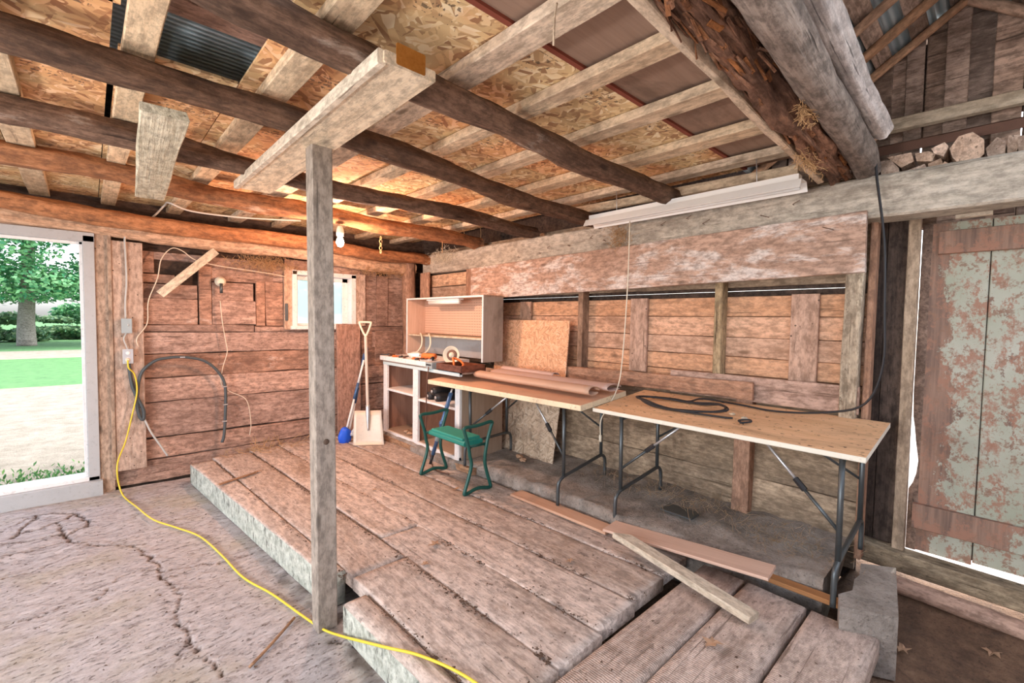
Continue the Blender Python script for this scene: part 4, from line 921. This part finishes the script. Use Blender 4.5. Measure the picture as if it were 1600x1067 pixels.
# blue pole tool leaning in front
bt = root('pole_tool', (2.42, 3.62, .21), 'blue long-handled pole tool leaning on the cabinet behind the green stool', 'tool')
a, b_ = Vector((2.36, 3.66, .22)), Vector((2.50, 3.50, .97)); d = (b_-a)
tube('pole', [a+d*.12, a+d*.92], .019, 'blue_dull', bt, curve=False, n=12); tube('grey_sleeve', [a+d*.30, a+d*.42], .024, 'grey_plastic', bt, curve=False, n=12); tube('tip', [a, a+d*.13], .014, 'black', bt, curve=False); tube('hook', [a+d*.9, a+d*.93, a+d*.97], .009, 'alu', bt, curve=False)
lathe('collar', [(.027, 0), (.03, .03), (.02, .05)], 'blue_dull', bt, axis=d, c=a+d*.5, n=12)

# ------------------------------------------------------------------ shovel, brooms, leaning boards
sh = root('snow_shovel', (2.25, 4.75, .19), 'wide aluminium scoop shovel with a wooden shaft and D grip, leaning by the cabinet', 'shovel')
hdir = Vector((.05, .2, 1.31)).normalized(); base = Vector((2.245, 4.72, .195))
mb = MB(); n = 10; wv = Vector((.83, -.55, 0)).normalized(); nv = hdir.cross(wv).normalized()
for t_ in (0, .004):
    for j in range(7):
        v = j/6; wd = .165-.02*v
        for i in range(n+1):
            u = -1+2*i/n; cur = -.035*(u*u)*(.4+.6*v)+(.03*v*v*v); p = base+wv*u*wd+hdir*(.38*v)+nv*(cur+t_); mb.v.append(tuple(p))
k = n+1
for s_ in (0, 7*k):
    for j in range(6):
        for i in range(n): a = s_+j*k+i; mb.f.append((a, a+1, a+k+1, a+k)); mb.mi.append(0)
for j in range(6):
    for i in (0, n): a = j*k+i; mb.f.append((a, a+k, a+k+7*k, a+7*k)); mb.mi.append(0)
for i in range(n):
    for j in (0, 6): a = j*k+i; mb.f.append((a, a+1, a+1+7*k, a+7*k)); mb.mi.append(0)
mb.obj('scoop', 'alu_scoop', sh, smooth=True)
tp = base+hdir*1.21; tube('shaft', [base+hdir*.34, base+hdir*.8, tp], .017, 'shaft', sh, n=10); tube('socket', [base+hdir*.16-nv*.02, base+hdir*.30-nv*.015, base+hdir*.44], .021, 'alu', sh, n=10, rfun=lambda u: .009+.014*min(1, u*1.6))
g0 = tp; gp = [g0, g0+hdir*.06-wv*.03, g0+hdir*.15-wv*.062, g0+hdir*.165-wv*.05, g0+hdir*.165+wv*.05, g0+hdir*.15+wv*.062, g0+hdir*.06+wv*.03, g0]
tube('d_grip', gp, .012, 'bone', sh, n=8, per=4, caps=False)
for i, (b0, t0, lb, rv) in enumerate((((2.10, 5.03, .24), (2.40, 5.10, 1.25), 'blue and white handled brush with a bright blue head, leaning left of the shovel', 1), ((2.22, 5.08, .5), (2.38, 5.12, 1.18), 'white and navy pole standing between the blue brush and the shovel', 0))):
    b0, t0 = Vector(b0), Vector(t0); r = root('long_brush' if rv else 'extension_pole', b0, lb, 'brush' if rv else 'pole'); 
    if not rv: b0 = t0+(b0-t0)*1.45; b0.z = max(b0.z, .20)
    for (u0, u1, rr, mt) in ((0.0, .42, .012, 'white_plastic'), (.42, .60, .0165, 'blue_dull'), (.60, .86, .012, 'white_plastic'), (.86, 1.0, .0175, 'blue_dull')):
        tube('handle_section', [b0.lerp(t0, u0), b0.lerp(t0, u1)], rr, mt, r, curve=False, n=10)
    if rv:
        hp = blob('brush_head', b0+Vector((.0, -.01, .02)), (.075, .045, .10), 'blue', 4, r, .15)
        mb = MB(); rg = random.Random(3)
        for k in range(160):
            a = rg.random()*6.28; q = b0+Vector((.07+.03*rg.random(), -.03, .02))+Vector((math.cos(a)*.03, math.sin(a)*.02, .03*rg.random())); e = q+Vector((.06*rg.random()+.02, .03*(rg.random()-.5), -.02+.07*(rg.random()-.3)))
            mb.add(*tube_geo([q, e+Vector((.03, 0, .05))], .003, 4))
        mb.obj('bristles', 'bristle', r)
o = plank('leaning_board', (2.275, 5.30, .22), (2.275, 5.34, 1.525), .285, .03, 'brown_leaning', upv=(0, 1, 0)); tag(o, 'tall dark brown board leaning under the small window, behind the brooms', 'board')
# leaning strand board panels
o = plank('strand_board_panel', (3.245, 3.27, .98), (3.30, 3.27, 1.605), 1.03, .014, 'osb_panel', upv=(1, 0, 0)); tag(o, 'orange strand board panel leaning on the wall behind the left table', 'panel')
o = plank('strand_board_panel', (3.12, 3.3, .27), (3.24, 3.3, .985), 1.04, .014, 'osb_stained', upv=(1, 0, 0)); tag(o, 'water-stained strand board panel standing under the left table', 'panel')
# kraft paper rolls on the left table
o = root('paper_roll', (2.8, 2.9, 1.05), 'long flattened roll of brown kraft paper lying on the left table', 'paper roll')
def roll(name, p0, p1, rx, rz, mat, parent, sd):
    p0, p1 = Vector(p0), Vector(p1); d = (p1-p0); y_ = Vector((0, 0, 1)).cross(d.normalized()); mb = MB(); n = 22; m_ = 24
    for i in range(m_+1):
        u = i/m_
        for k in range(n):
            a = 2*math.pi*k/n*.97; rr = 1-.12*k/n; w_ = 1+.06*noise.noise(Vector((u*4, a, sd)))
            p = p0+d*u+y_*math.cos(a)*rx*rr*w_+Vector((0, 0, math.sin(a)*rz*rr*w_)); mb.v.append(tuple(p))
    for i in range(m_):
        for k in range(n-1): a = i*n+k; mb.f.append((a, a+1, a+n+1, a+n)); mb.mi.append(0)
    oo = mb.obj(name, mat, parent, smooth=True); md = oo.modifiers.new('s', 'SOLIDIFY'); md.thickness = .003; return oo
roll('rolled_paper', (2.70, 3.36, 1.088), (2.72, 2.03, 1.088), .072, .036, 'paper', o, 1)
roll('rolled_paper', (2.90, 3.33, 1.098), (2.93, 2.00, 1.098), .10, .030, 'paper_pink', o, 2)
roll('rolled_paper', (3.02, 3.36, 1.125), (3.05, 2.7, 1.115), .05, .026, 'paper_pink', o, 3)

# ------------------------------------------------------------------ cords and cables
pts = [(.246, 5.33, 1.19), (.25, 5.31, 1.12)]+[tuple(at(x, y, 1, 5.36)) for x, y in ((210, 585), (214, 612), (206, 650), (196, 690))]+[tuple(at(183, 728, 1, 5.25))]
pts += [tuple(at(x, y, 2, .03)) for x, y in ((190, 770), (215, 793), (240, 812))]
pts += [tuple(at(x, y, 2, .014)) for x, y in ((275, 824), (312, 838), (345, 866), (380, 902), (425, 928), (470, 960), (505, 983))]
pts += [tuple(at(535, 994, 2, .035)), tuple(at(570, 1003, 2, .13)), tuple(at(606, 1012, 2, .205)), tuple(at(650, 1022, 2, .203)), tuple(at(700, 1042, 2, .203)), tuple(at(742, 1066, 2, .203)), tuple(at(800, 1110, 2, .203))]
yc = tube('extension_cord', pts, .0062, 'yellow', n=8, per=6); tag(yc, 'long yellow extension cord running from the outlet box across the concrete floor', 'cord')
lathe('plug', [(.018, 0), (.018, .03), (.010, .045)], 'bone', yc, axis=(0, -1, -.4), c=(.246, 5.37, 1.20), n=12)
for i, (x, z, hh, lb) in enumerate(((.246, 1.497, .125, 'upper grey switch box on the tan board by the doorway'), (.25, 1.222, .125, 'lower grey outlet box on the tan board with the yellow cord plugged in'))):
    r = root('switch_box' if i == 0 else 'outlet_box', (x, 5.41, z), lb, 'electrical box'); box('housing', x-.034, x+.034, 5.355, 5.412, z-hh/2, z+hh/2, 'grey_plastic', r); box('cover', x-.037, x+.037, 5.350, 5.356, z-hh/2-.003, z+hh/2+.003, 'alu' if i else 'grey_plastic', r)
    if i == 0: tube('toggle', [(x+.008, 5.35, z), (x+.008, 5.335, z+.01)], .004, 'white_plastic', r, curve=False)
    else:
        for dz in (.03, -.025): lathe('socket', [(.016, 0), (.016, .004), (.006, .004)], 'white_plastic', r, axis=(0, -1, 0), c=(x, 5.35, z+dz), n=14)
gp = [(.242, 5.395, 1.56)]+[tuple(at(x, y, 1, 5.395)) for x, y in ((196, 470), (198, 440), (196, 395), (195, 372), (199, 360))]+[tuple(at(x, y, 1, 5.25)) for x, y in ((222, 348), (240, 338), (258, 320))]
gp += [tuple(at(265, 317, 1, 4.9)), tuple(at(300, 330, 1, 4.95)), tuple(at(380, 340, 1, 4.96)), tuple(at(470, 345, 1, 4.9))]
tag(tube('grey_cable', gp, .008, 'grey_cable', n=7), 'grey cable climbing from the switch box to the ceiling logs', 'cable')
tag(tube('short_cable', [(.246, 5.39, 1.435), (.225, 5.385, 1.38), (.24, 5.385, 1.32), (.25, 5.385, 1.285)], .006, 'grey_cable', n=7), 'short grey cable joining the two electrical boxes', 'cable')
tag(tube('wall_wire', [tuple(at(x, y, 1, 5.39)) for x, y in ((216, 542), (214, 528), (230, 505), (232, 470), (246, 435), (252, 405), (268, 388), (285, 392), (305, 406))]+[tuple(at(x, y, 1, 5.42)) for x, y in ((340, 415), (380, 421), (425, 428), (445, 432))], .0045, 'white_cable', n=6), 'thin cream wire looping over the back wall beside the diagonal board', 'wire')
cp = [tuple(at(x, y, 1, 5.39)) for x, y in ((201, 568), (206, 600), (214, 620), (224, 640), (224, 655), (218, 650), (214, 625), (220, 585), (240, 565), (262, 559), (290, 558), (320, 564), (342, 582), (352, 605), (352, 650), (350, 680), (347, 691))]
r = tube('conduit_hose', cp, .014, 'dark_cable', n=8); tag(r, 'dark plastic conduit bent in an arch on the back wall', 'hose')
for x, y in ((285, 558), (351, 604), (352, 632), (351, 658)):
    p = at(x, y, 1, 5.385); box('clip', p.x-.02, p.x+.02, 5.372, 5.40, p.z-.006, p.z+.006, 'alu', r)
tag(tube('conduit_tail', [tuple(at(x, y, 1, 5.40)) for x, y in ((226, 655), (236, 675), (250, 695), (262, 712))], .009, 'grey_cable', n=6), 'thin grey tail of cable below the conduit, near the floor', 'cable')
tag(tube('wall_wire', [tuple(at(x, y, 1, 5.41)) for x, y in ((344, 470), (347, 500), (352, 530), (355, 550), (348, 575), (346, 600), (360, 612), (385, 625), (392, 660), (390, 680))], .004, 'white_cable', n=6), 'thin orange wire hanging from the round lamp socket down the back wall', 'wire')
r = root('lamp_socket', at(344, 442, 1, 5.40), 'round white porcelain lamp socket with a dark plug on the back wall', 'socket'); p = at(344, 440, 1, 5.45)
lathe('porcelain_base', [(.05, 0), (.05, .015), (.035, .03), (.03, .045), (.018, .045)], 'bone', r, axis=(0, -1, 0), c=p, n=18); tube('plug', [p+Vector((0, -.05, -.02)), p+Vector((0, -.05, -.12))], .014, 'steel_dark', r, curve=False)
o = plank('diagonal_board', at(250, 460, 1, 5.38), at(337, 392, 1, 5.38), .075, .035, 'lumber', upv=(0, 1, 0)); tag(o, 'short pale board nailed diagonally on the back wall', 'board')
# black cable from the loft and its coil on the right table
TZ = lambda x, y: .99+(x-2.62)*.094+.008
bp = [(3.26, .66, 2.75), (3.17, .53, 2.62), (3.15, .50, 2.40), (3.12, .45, 2.05), (3.12, .435, 1.70), (3.13, .43, 1.39), (3.15, .50, 1.17), (3.16, .68, 1.09)]
bp += [(3.18, .95, TZ(3.18, 0)), (3.22, 1.2, TZ(3.22, 0)), (3.24, 1.45, TZ(3.24, 0))]
rg = random.Random(2)
for k in range(46):
    a = k*.62; ry = .30+.03*rg.random(); rx = .13+.03*rg.random(); x = 2.98+.09*math.cos(a)*1.2*rx/.13; y = 1.50+ry*math.sin(a); bp.append((x, y, TZ(x, y)+.006*(k % 5)))
bp += [(2.86, 1.2, TZ(2.86, 0)), (2.88, 1.1, TZ(2.88, 0))]
tag(tube('black_cable', bp, .0065, 'black', n=7, per=5), 'black cable hanging from the loft and coiled on the dusty table', 'cable')
tag(tube('cable_end', [(2.80, 1.03, TZ(2.8, 0)+.003), (2.83, .98, TZ(2.83, 0)+.01), (2.86, 1.0, TZ(2.86, 0)+.012), (2.84, 1.05, TZ(2.84, 0)+.004), (2.80, 1.01, TZ(2.8, 0)+.002)], .006, 'black'), 'tiny tangled black cable end on the dusty table, right of the coil', 'cable')
for i, (x, y) in enumerate(((2.95, 1.13), (2.90, 1.04))):
    tag(blob('wood_chip', (x, y, TZ(x, y)+.006), (.012, .016, .008), 'lumber', i, rough=.5), 'small pale chip at the right end of the cable coil, '+('left one' if i == 0 else 'right one'), 'chip')
wc = tube('pull_cord', [(3.0, 1.945, 2.36), (3.0, 1.95, 1.86), (2.995, 1.975, 1.32), (2.98, 2.0, 1.1), (2.86, 2.0, .96), (2.80, 2.02, .86), (2.80, 2.02, .74)], .0045, 'bone', n=6); tag(wc, 'thin cream cord hanging from the white light fixture to below the tables', 'cord')
tube('cord_plug', [(2.80, 2.02, .75), (2.80, 2.02, .70)], .011, 'bone', wc, curve=False)
# white fluorescent fixture hung under the ceiling
fx = root('light_fixture', (2.98, 1.58, 2.40), 'long white tube light fixture hanging below the ceiling at the right beam', 'light fixture')
mb = MB(); pr = [(-.075, .0), (-.045, .05), (.045, .05), (.075, .0), (.070, -.003), (.042, .044), (-.042, .044), (-.070, -.003)]
mwf, L = frame((2.98, .80, 2.37), (2.99, 2.32, 2.365)); n = len(pr)
mb.add([(-L/2, y, z) for y, z in pr]+[(L/2, y, z) for y, z in pr], [(i, (i+1) % n, (i+1) % n+n, i+n) for i in range(n)]+[tuple(reversed(range(n))), tuple(range(n, 2*n))]); mb.obj('reflector', 'white_plastic', fx, mwf)
mb = MB(); xbox(mb, -L/2+.02, L/2-.02, -.03, .03, .045, .085); mb.obj('ballast_box', 'white_plastic', fx, mwf)
for s_ in (-.03, .03): mb = MB().add(*tube_geo([(-L/2+.03, s_, .018), (L/2-.03, s_, .018)], .013, 10)); mb.obj('lamp_tube', 'white_plastic', fx, mwf, smooth=True)
for y in (1.05, 2.05): tube('hanger_chain', [(2.98, y, 2.44), (2.985, y+.01, 2.6)], .003, 'alu', fx, curve=False, n=5)
# bulb hanging from the reddish log
hb_ = root('hanging_bulb', (1.66, 4.1, 2.27), 'lit bare bulb in a white socket under the reddish log, just right of the post', 'lamp')
lathe('socket', [(.03, .0), (.035, .03), (.03, .06), (.02, .09)], 'white_plastic', hb_, c=(1.665, 4.08, 2.33), n=14)
lathe('bulb', [(.002, -.1), (.02, -.095), (.033, -.07), (.034, -.055), (.024, -.025), (.014, -.005), (.014, .0)], 'bulb_on', hb_, c=(1.665, 4.08, 2.335), n=18)
bl = light('bulb_light', 'POINT', (1.665, 4.08, 2.20), 90, (1, .56, .38), shadow_soft_size=.05)
bl.parent = hb_; bl.matrix_basis = hb_.matrix_basis.inverted() @ Matrix.Translation((1.665, 4.08, 2.20))
# fill lamps on stands, added out of view to brighten the room
for i, (x, y, zl, en) in enumerate(((-2.2, 2.3, 1.2, 170), (-2.2, .8, 1.35, 170))):
    r = root('fill_lamp', (x, y, 0), ('added fill lamp on a tripod stand by the open west side', 'added fill lamp on a tripod stand behind the viewpoint')[i], 'lamp')
    tube('stand_pole', [(x, y, .35), (x, y, zl-.12)], .014, 'steel_dark', r, curve=False)
    for k in range(3): a = k*2.094; tube('leg', [(x, y, .55), (x+.3*math.cos(a), y+.3*math.sin(a), .012)], .01, 'steel_dark', r, curve=False)
    vs, fs = lathe_geo([(.002, -.11), (.06, -.095), (.10, -.05), (.115, 0), (.10, .05), (.06, .095), (.002, .11)], 20, c=Vector((x, y, zl))); MB().add(vs, fs).obj('globe', 'fill_globe', r, smooth=True)
    l = light('fill_light', 'POINT', (x, y, zl), en, (1, .945, .93), shadow_soft_size=.14); l.parent = r; l.matrix_basis = r.matrix_basis.inverted() @ Matrix.Translation((x, y, zl))
# twine bits hanging from logs
for i, (x, y0, y1, pl) in enumerate(((690, 342, 395, 4.1), (724, 352, 382, 4.1), (750, 352, 372, 4.1))):
    a, b_ = at(x, y0, 1, pl), at(x+1, y1, 1, pl); tag(tube('twine', [a, a.lerp(b_, .5)+Vector((.008, 0, 0)), b_], .004, 'straw', n=5), 'short piece of twine hanging from the reddish log, '+('longest', 'middle', 'rightmost and shortest')[i]+' of three', 'twine')
ch = root('hook_chain', at(595, 370, 1, 4.1), 'short rusty chain dangling from the reddish log', 'chain')
for k in range(5):
    c = at(595, 372+k*5.2, 1, 4.1); a = Vector((.012, 0, 0)) if k % 2 else Vector((0, .012, 0)); up_ = Vector((0, 0, .018))
    tube('chain_link', [c+a+up_*.5, c+up_, c-a+up_*.5, c-a-up_*.5, c-up_, c+a-up_*.5, c+a+up_*.5], .0035, 'straw', ch, n=5, per=2)
tag(tube('pink_rope', [tuple(at(x, y, 0, 3.1)) for x, y in ((1283, 18), (1292, 60), (1308, 110), (1322, 155), (1340, 200), (1352, 233))], .006, 'paper_pink', n=6), 'pale pink rope slanting down beside the grey pole', 'rope')
tag(tube('pink_rope', [tuple(at(x, y, 0, 2.9)) for x, y in ((1260, -5), (1262, 30), (1266, 62))], .006, 'orange', n=6), 'short reddish rope at the top edge beside the grey pole', 'rope')

# ------------------------------------------------------------------ straw nests, dirt, leaves
def straw(name, c, s, n, label, mat='straw', seed=0, L=.06, parent=None, r=.0012, down=0.0):
    rg = random.Random(seed); mb = MB(); c = Vector(c)
    for k in range(n):
        p = c+Vector((rg.gauss(0, s[0]), rg.gauss(0, s[1]), rg.gauss(0, s[2]))); d = Vector((rg.uniform(-1, 1), rg.uniform(-1, 1), rg.uniform(-1, 1)-down)).normalized()*L*(.4+rg.random())
        q = p+d*.5+Vector((rg.uniform(-1, 1), rg.uniform(-1, 1), rg.uniform(-1, 1)))*L*.15
        mb.add(*tube_geo([p, q, p+d], r, 3, caps=False))
    o = mb.obj(name, mat); tag(o, label, 'straw', kind='stuff'); return o
straw('straw_nest', at(1258, 172, 2, 2.462), (.04, .008, .022), 200, 'clump of straw stuck on the grey brown log at upper right', seed=1, L=.035)
straw('straw_nest', at(1262, 250, 2, 2.43), (.10, .02, .02), 160, 'straw and bark hanging under the far end of the rotten log', seed=2, down=.8, L=.04)
straw('straw_nest', at(968, 370, 0, 3.215), (.012, .05, .06), 260, 'small straw tuft on the header board beside the hanging cord', seed=3)
straw('straw_nest', at(690, 402, 0, 3.22), (.012, .14, .04), 420, 'straw strewn over the left end of the top beam', seed=4, mat='bone')
straw('straw_nest', at(415, 412, 1, 5.40), (.16, .03, .04), 700, 'matted straw hanging under the pale log on the back wall, left of the window', seed=5)
straw('straw_nest', at(600, 425, 1, 5.35), (.22, .03, .03), 420, 'thin straw along the top of the back wall, right of the window', seed=6)
straw('straw_litter', at(1060, 775, 0, 3.0)+Vector((0, 0, 0)), (.09, .42, .006), 330, 'loose straw litter on the footing below the tables', seed=7, L=.07, mat='litter')
straw('straw_litter', (3.05, .9, .30), (.11, .2, .006), 220, 'straw and debris on the footing beside the right table leg', seed=8, L=.05, mat='litter')
straw('twine_tangle', at(415, 700, 2, .20), (.22, .10, .006), 90, 'thin dry stems scattered on the planks near the back wall', seed=9, L=.14, r=.0022)
mb = MB(); rg = random.Random(12)
for k in range(2600):
    x = rg.uniform(.95, 2.6); y = rg.uniform(.35, 5.3)
    if noise.noise(Vector((x*2.2, y*2.2, 0))) < -.08+.3*rg.random()-.15: continue
    z = .192; s_ = .002+.0045*rg.random()**2
    vs = [Vector((x+rg.uniform(-1, 1)*s_*1.5, y+rg.uniform(-1, 1)*s_*1.5, z+rg.uniform(-.3, 1)*s_*.7)) for _ in range(4)]
    mb.add(vs, [(0, 1, 2), (0, 2, 3), (0, 3, 1), (1, 3, 2)])
for k in range(3600):
    a0, a1 = rg.choice([(1.048, .866), (1.366, 1.205), (1.366, 1.205), (1.678, 1.495), (1.996, 1.776), (2.318, 2.105), (2.0, 1.78)])
    y = rg.uniform(1.2, 5.2); x = a0+(a1-a0)*(y-1.2)/4+rg.gauss(0, .012)
    if noise.noise(Vector((x*3, y*2.5, 5))) < -.1: continue
    s_ = .003+.005*rg.random()**2; z = .192
    vs = [Vector((x+rg.uniform(-1, 1)*s_*1.5, y+rg.uniform(-1, 1)*s_*2.2, z+rg.uniform(-.3, 1)*s_*.6)) for _ in range(4)]
    mb.add(vs, [(0, 1, 2), (0, 2, 3), (0, 3, 1), (1, 3, 2)])
tag(mb.obj('dirt_crumbs', 'debris'), 'dark crumbs of dirt scattered over the plank platform', 'dirt', kind='stuff')
mb = MB()
for k in range(900):
    x = rg.uniform(-.9, .9); y = rg.uniform(1.2, 5.2); z = .006; s_ = .002+.005*rg.random()**2
    vs = [Vector((x+rg.uniform(-1, 1)*s_*1.5, y+rg.uniform(-1, 1)*s_*1.5, z+rg.uniform(-.6, 1)*s_*.7)) for _ in range(4)]
    mb.add(vs, [(0, 1, 2), (0, 2, 3), (0, 3, 1), (1, 3, 2)])
tag(mb.obj('floor_grit', 'debris'), 'dark grit scattered over the concrete floor', 'grit', kind='stuff')
def leaf(px, py, z, sz, lb, sd, mat='leaf_dry'):
    c = at(px, py, 2, z); rg = random.Random(sd); mb = MB(); n = 11; rim = []
    for k in range(n): a = 2*math.pi*k/n; r_ = sz*(1 if k % 2 else .5)*(.8+.4*rg.random()); rim.append((math.cos(a)*r_, math.sin(a)*r_*.75, .3*sz*rg.random()+.002))
    mb.add([(0, 0, .004)]+rim, [(0, k+1, (k+1) % n+1) for k in range(n)]); o = mb.obj('dead_leaf', mat, None, Matrix.Translation(c))
    md = o.modifiers.new('s', 'SOLIDIFY'); md.thickness = .0015; tag(o, lb, 'leaf', 'dead leaves on the floor')
for i, a in enumerate([(404, 737, .2, .035, 'curled dead leaf beside the dark stick near the back of the planks'), (680, 850, .196, .045, 'curled pale leaf in the middle of the plank platform'), (665, 881, .196, .03, 'flat small leaf just below the curled pale one'),
      (891, 876, .196, .03, 'small orange leaf scrap on the planks left of the lumber offcut'), (1113, 1005, .196, .05, 'greyish torn leaf on the near cross plank'), (714, 764, .196, .032, 'brown leaf by the near foot of the green stool'),
      (1500, 960, .02, .045, 'pale leaf on the dark earth nearest the sill'), (1550, 1020, .02, .06, 'large oak leaf on the dark earth at the lower right'), (1410, 1015, .02, .05, 'dull leaf on the earth beside the platform end'),
      (585, 765, .196, .022, 'tiny dark leaf between the post and the stool'), (1092, 610, 1.045, .012, 'tiny scrap on the wall rail')]):
    if i < 10: leaf(*a, i)
for i, (x, y) in enumerate(((3.0, 3.1), (2.95, 3.0), (2.62, 4.55), (2.60, 4.45))):
    tag(blob('dry_husk', (x, y, .30 if i < 2 else .325), (.03, .035, .016), 'leaf_dry', i+5, rough=.6), ('dry brown husk under the left table, '+('left' if i == 0 else 'right') if i < 2 else 'dry husk on the bottom cabinet shelf, '+('left' if i == 2 else 'right'))+' of two', 'husk')
o = plank('dark_stick', at(342, 757, 2, .205), at(400, 738, 2, .21), .022, .014, 'stud', jit=.001); tag(o, 'short dark stick lying across the far left planks', 'stick')
o = tube('bark_strip', [at(390, 1042, 2, .012), at(425, 1005, 2, .015), at(460, 965, 2, .012)], .007, 'stud', n=6); tag(o, 'thin curved bark strip on the concrete left of the post', 'stick')
o = box('shingle', 2.86, 3.0, 1.33, 1.55, .31, .322, 'steel_dark'); tag(o, 'flat dark slate scrap on the footing near the low stud', 'scrap')

#@@OUTSIDE
# ------------------------------------------------------------------ outside
def ground(name, mat, x0, x1, y0, y1, z=-.06):
    mb = MB(); n = 24
    for j in range(n+1):
        for i in range(n+1): x = x0+(x1-x0)*i/n; y = y0+(y1-y0)*j/n; mb.v.append((x, y, z+.01*noise.noise(Vector((x, y, 0)))))
    for j in range(n):
        for i in range(n): a = j*(n+1)+i; mb.f.append((a, a+1, a+n+2, a+n+1)); mb.mi.append(0)
    o = mb.obj(name, mat, smooth=True); return struct(o)
gy = [at(60, yy, 2, -.06).y for yy in (604, 560, 548, 530, 522, 512)]; print('bands', gy)
ground('ground_gravel', 'gravel', -60, 60, 5.63, gy[0])
ground('ground_lawn', 'lawn', -60, 60, gy[0], gy[1])
ground('ground_path', 'gravel', -60, 60, gy[1], gy[2])
ground('ground_lawn_far', 'lawn', -80, 80, gy[2], gy[3])
ground('ground_drive', 'gravel', -120, 120, gy[3], gy[4])
ground('ground_field', 'lawn', -160, 160, gy[4], 260)
mb = MB(); xbox(mb, -40, -3.2, -40, 5.63, -.2, -.05); xbox(mb, -3.2, 3.9, -40, -3.0, -.2, -.05); xbox(mb, 3.9, 30, -40, 5.63, -.2, -.02); struct(mb.obj('ground_yard', 'yard'))
# weeds by the doorstep
mb = MB(); rg = random.Random(4)
for k in range(5200):
    x = rg.uniform(-1.6, .1); y = 5.64+abs(rg.gauss(0, .45)); h_ = (.03+.07*rg.random())*(1 if y < 6.2 else .6); a = rg.random()*6.28; lean = Vector((rg.uniform(-1, 1), rg.uniform(-1, 1), 0))*.03
    b_ = Vector((x, y, -.06)); w_ = Vector((math.cos(a), math.sin(a), 0))*.007; t_ = b_+lean+Vector((0, 0, h_)); m_ = b_+lean*.4+Vector((0, 0, h_*.5))
    mb.add([b_-w_*.3, b_+w_*.3, m_+w_*1.6, t_, m_-w_*1.6], [(0, 1, 2, 3, 4)])
tag(mb.obj('weeds', 'weed'), 'low green weeds growing just outside the garden doorway', 'weeds', kind='stuff')
def leaves(name, c, R_, n, mat, parent, seed, size, lobes):
    rg = random.Random(seed); mb = MB(); c = Vector(c); L = []
    for _ in range(lobes):
        a = rg.random()*6.28; e = math.asin(rg.uniform(-.75, .95)); L.append((c+Vector((math.cos(a)*math.cos(e)*R_[0], math.sin(a)*math.cos(e)*R_[1], math.sin(e)*R_[2]))*.72, .30+.15*rg.random()))
    for k in range(n):
        p, s_ = L[k % lobes]; d = Vector((rg.gauss(0, 1), rg.gauss(0, 1), rg.gauss(0, 1))).normalized(); q = p+Vector((d.x*R_[0], d.y*R_[1], d.z*R_[2]*.55))*s_*(.75+.35*rg.random())
        u = Vector((rg.uniform(-1, 1), rg.uniform(-1, 1), rg.uniform(-.5, .5))).normalized(); v = u.cross(d).normalized(); u = (u+d*.3)*size*(.6+.8*rg.random()); v = v*size*.6
        mb.add([q-u, q+v, q+u, q-v], [(0, 1, 2, 3)])
    return mb.obj(name, mat, parent)
gp_ = at(42, 540, 2, -.06); TY = gp_.y; tx = gp_.x; print('tree', gp_)
tr = root('maple_tree', (tx, TY, -.06), 'big leafy green tree with a grey trunk seen through the doorway', 'tree')
tb0 = Vector((tx, TY, -.1)); tube('trunk', [tb0, tb0+Vector((0, 0, 1.2)), tb0+Vector((.1, 0, 3)), tb0+Vector((.2, 0, 6))], .5, 'trunk', tr, n=14, rfun=lambda u: .38-.15*u)
leaves('foliage', (tx+1.0, TY, 5.2), (6.6, 5.4, 4.4), 60000, 'leaf', tr, 2, .115, 44)
for i, (px, Y, sx, sz_, mt, lb) in enumerate(((118, TY+8, 2.2, 1.0, 'bush', 'pale green shrub right of the tree trunk, beyond the lawn'), (2, TY+5, 2.0, 1.1, 'bush', 'yellow-green shrub left of the tree trunk'), (215, TY+9, 4, 2.2, 'leaf', 'far shrub hidden by the door frame'))):
    p = at(px, 520, 1, Y); b = root('garden_bush', (p.x, Y, -.06), lb, 'bush'); leaves('foliage', (p.x, Y, sz_*.6), (sx, 1.5, sz_), 5000, mt, b, 9+i, .14, 14)
for i, (x, Y, R_, h_) in enumerate(((16, 52, 5, 3.5), (26, 56, 6, 3.5), (6, 75, 6, 3.5), (-24, 80, 8, 4), (38, 66, 8, 4))):
    b = root('garden_tree', (x, Y, -.06), 'background tree in the garden, '+('seen through the small window, left', 'seen through the small window, right', 'far behind the drive', 'far left beyond the lawn', 'farthest right beyond the small window')[i], 'tree')
    tube('trunk', [(x, Y, -.1), (x, Y, h_*.5), (x+.2, Y, h_)], .3, 'trunk', b, n=10); leaves('foliage', (x, Y, h_), (R_, R_*.8, h_*.75), 9000, 'bush', b, 30+i, .25, 24)
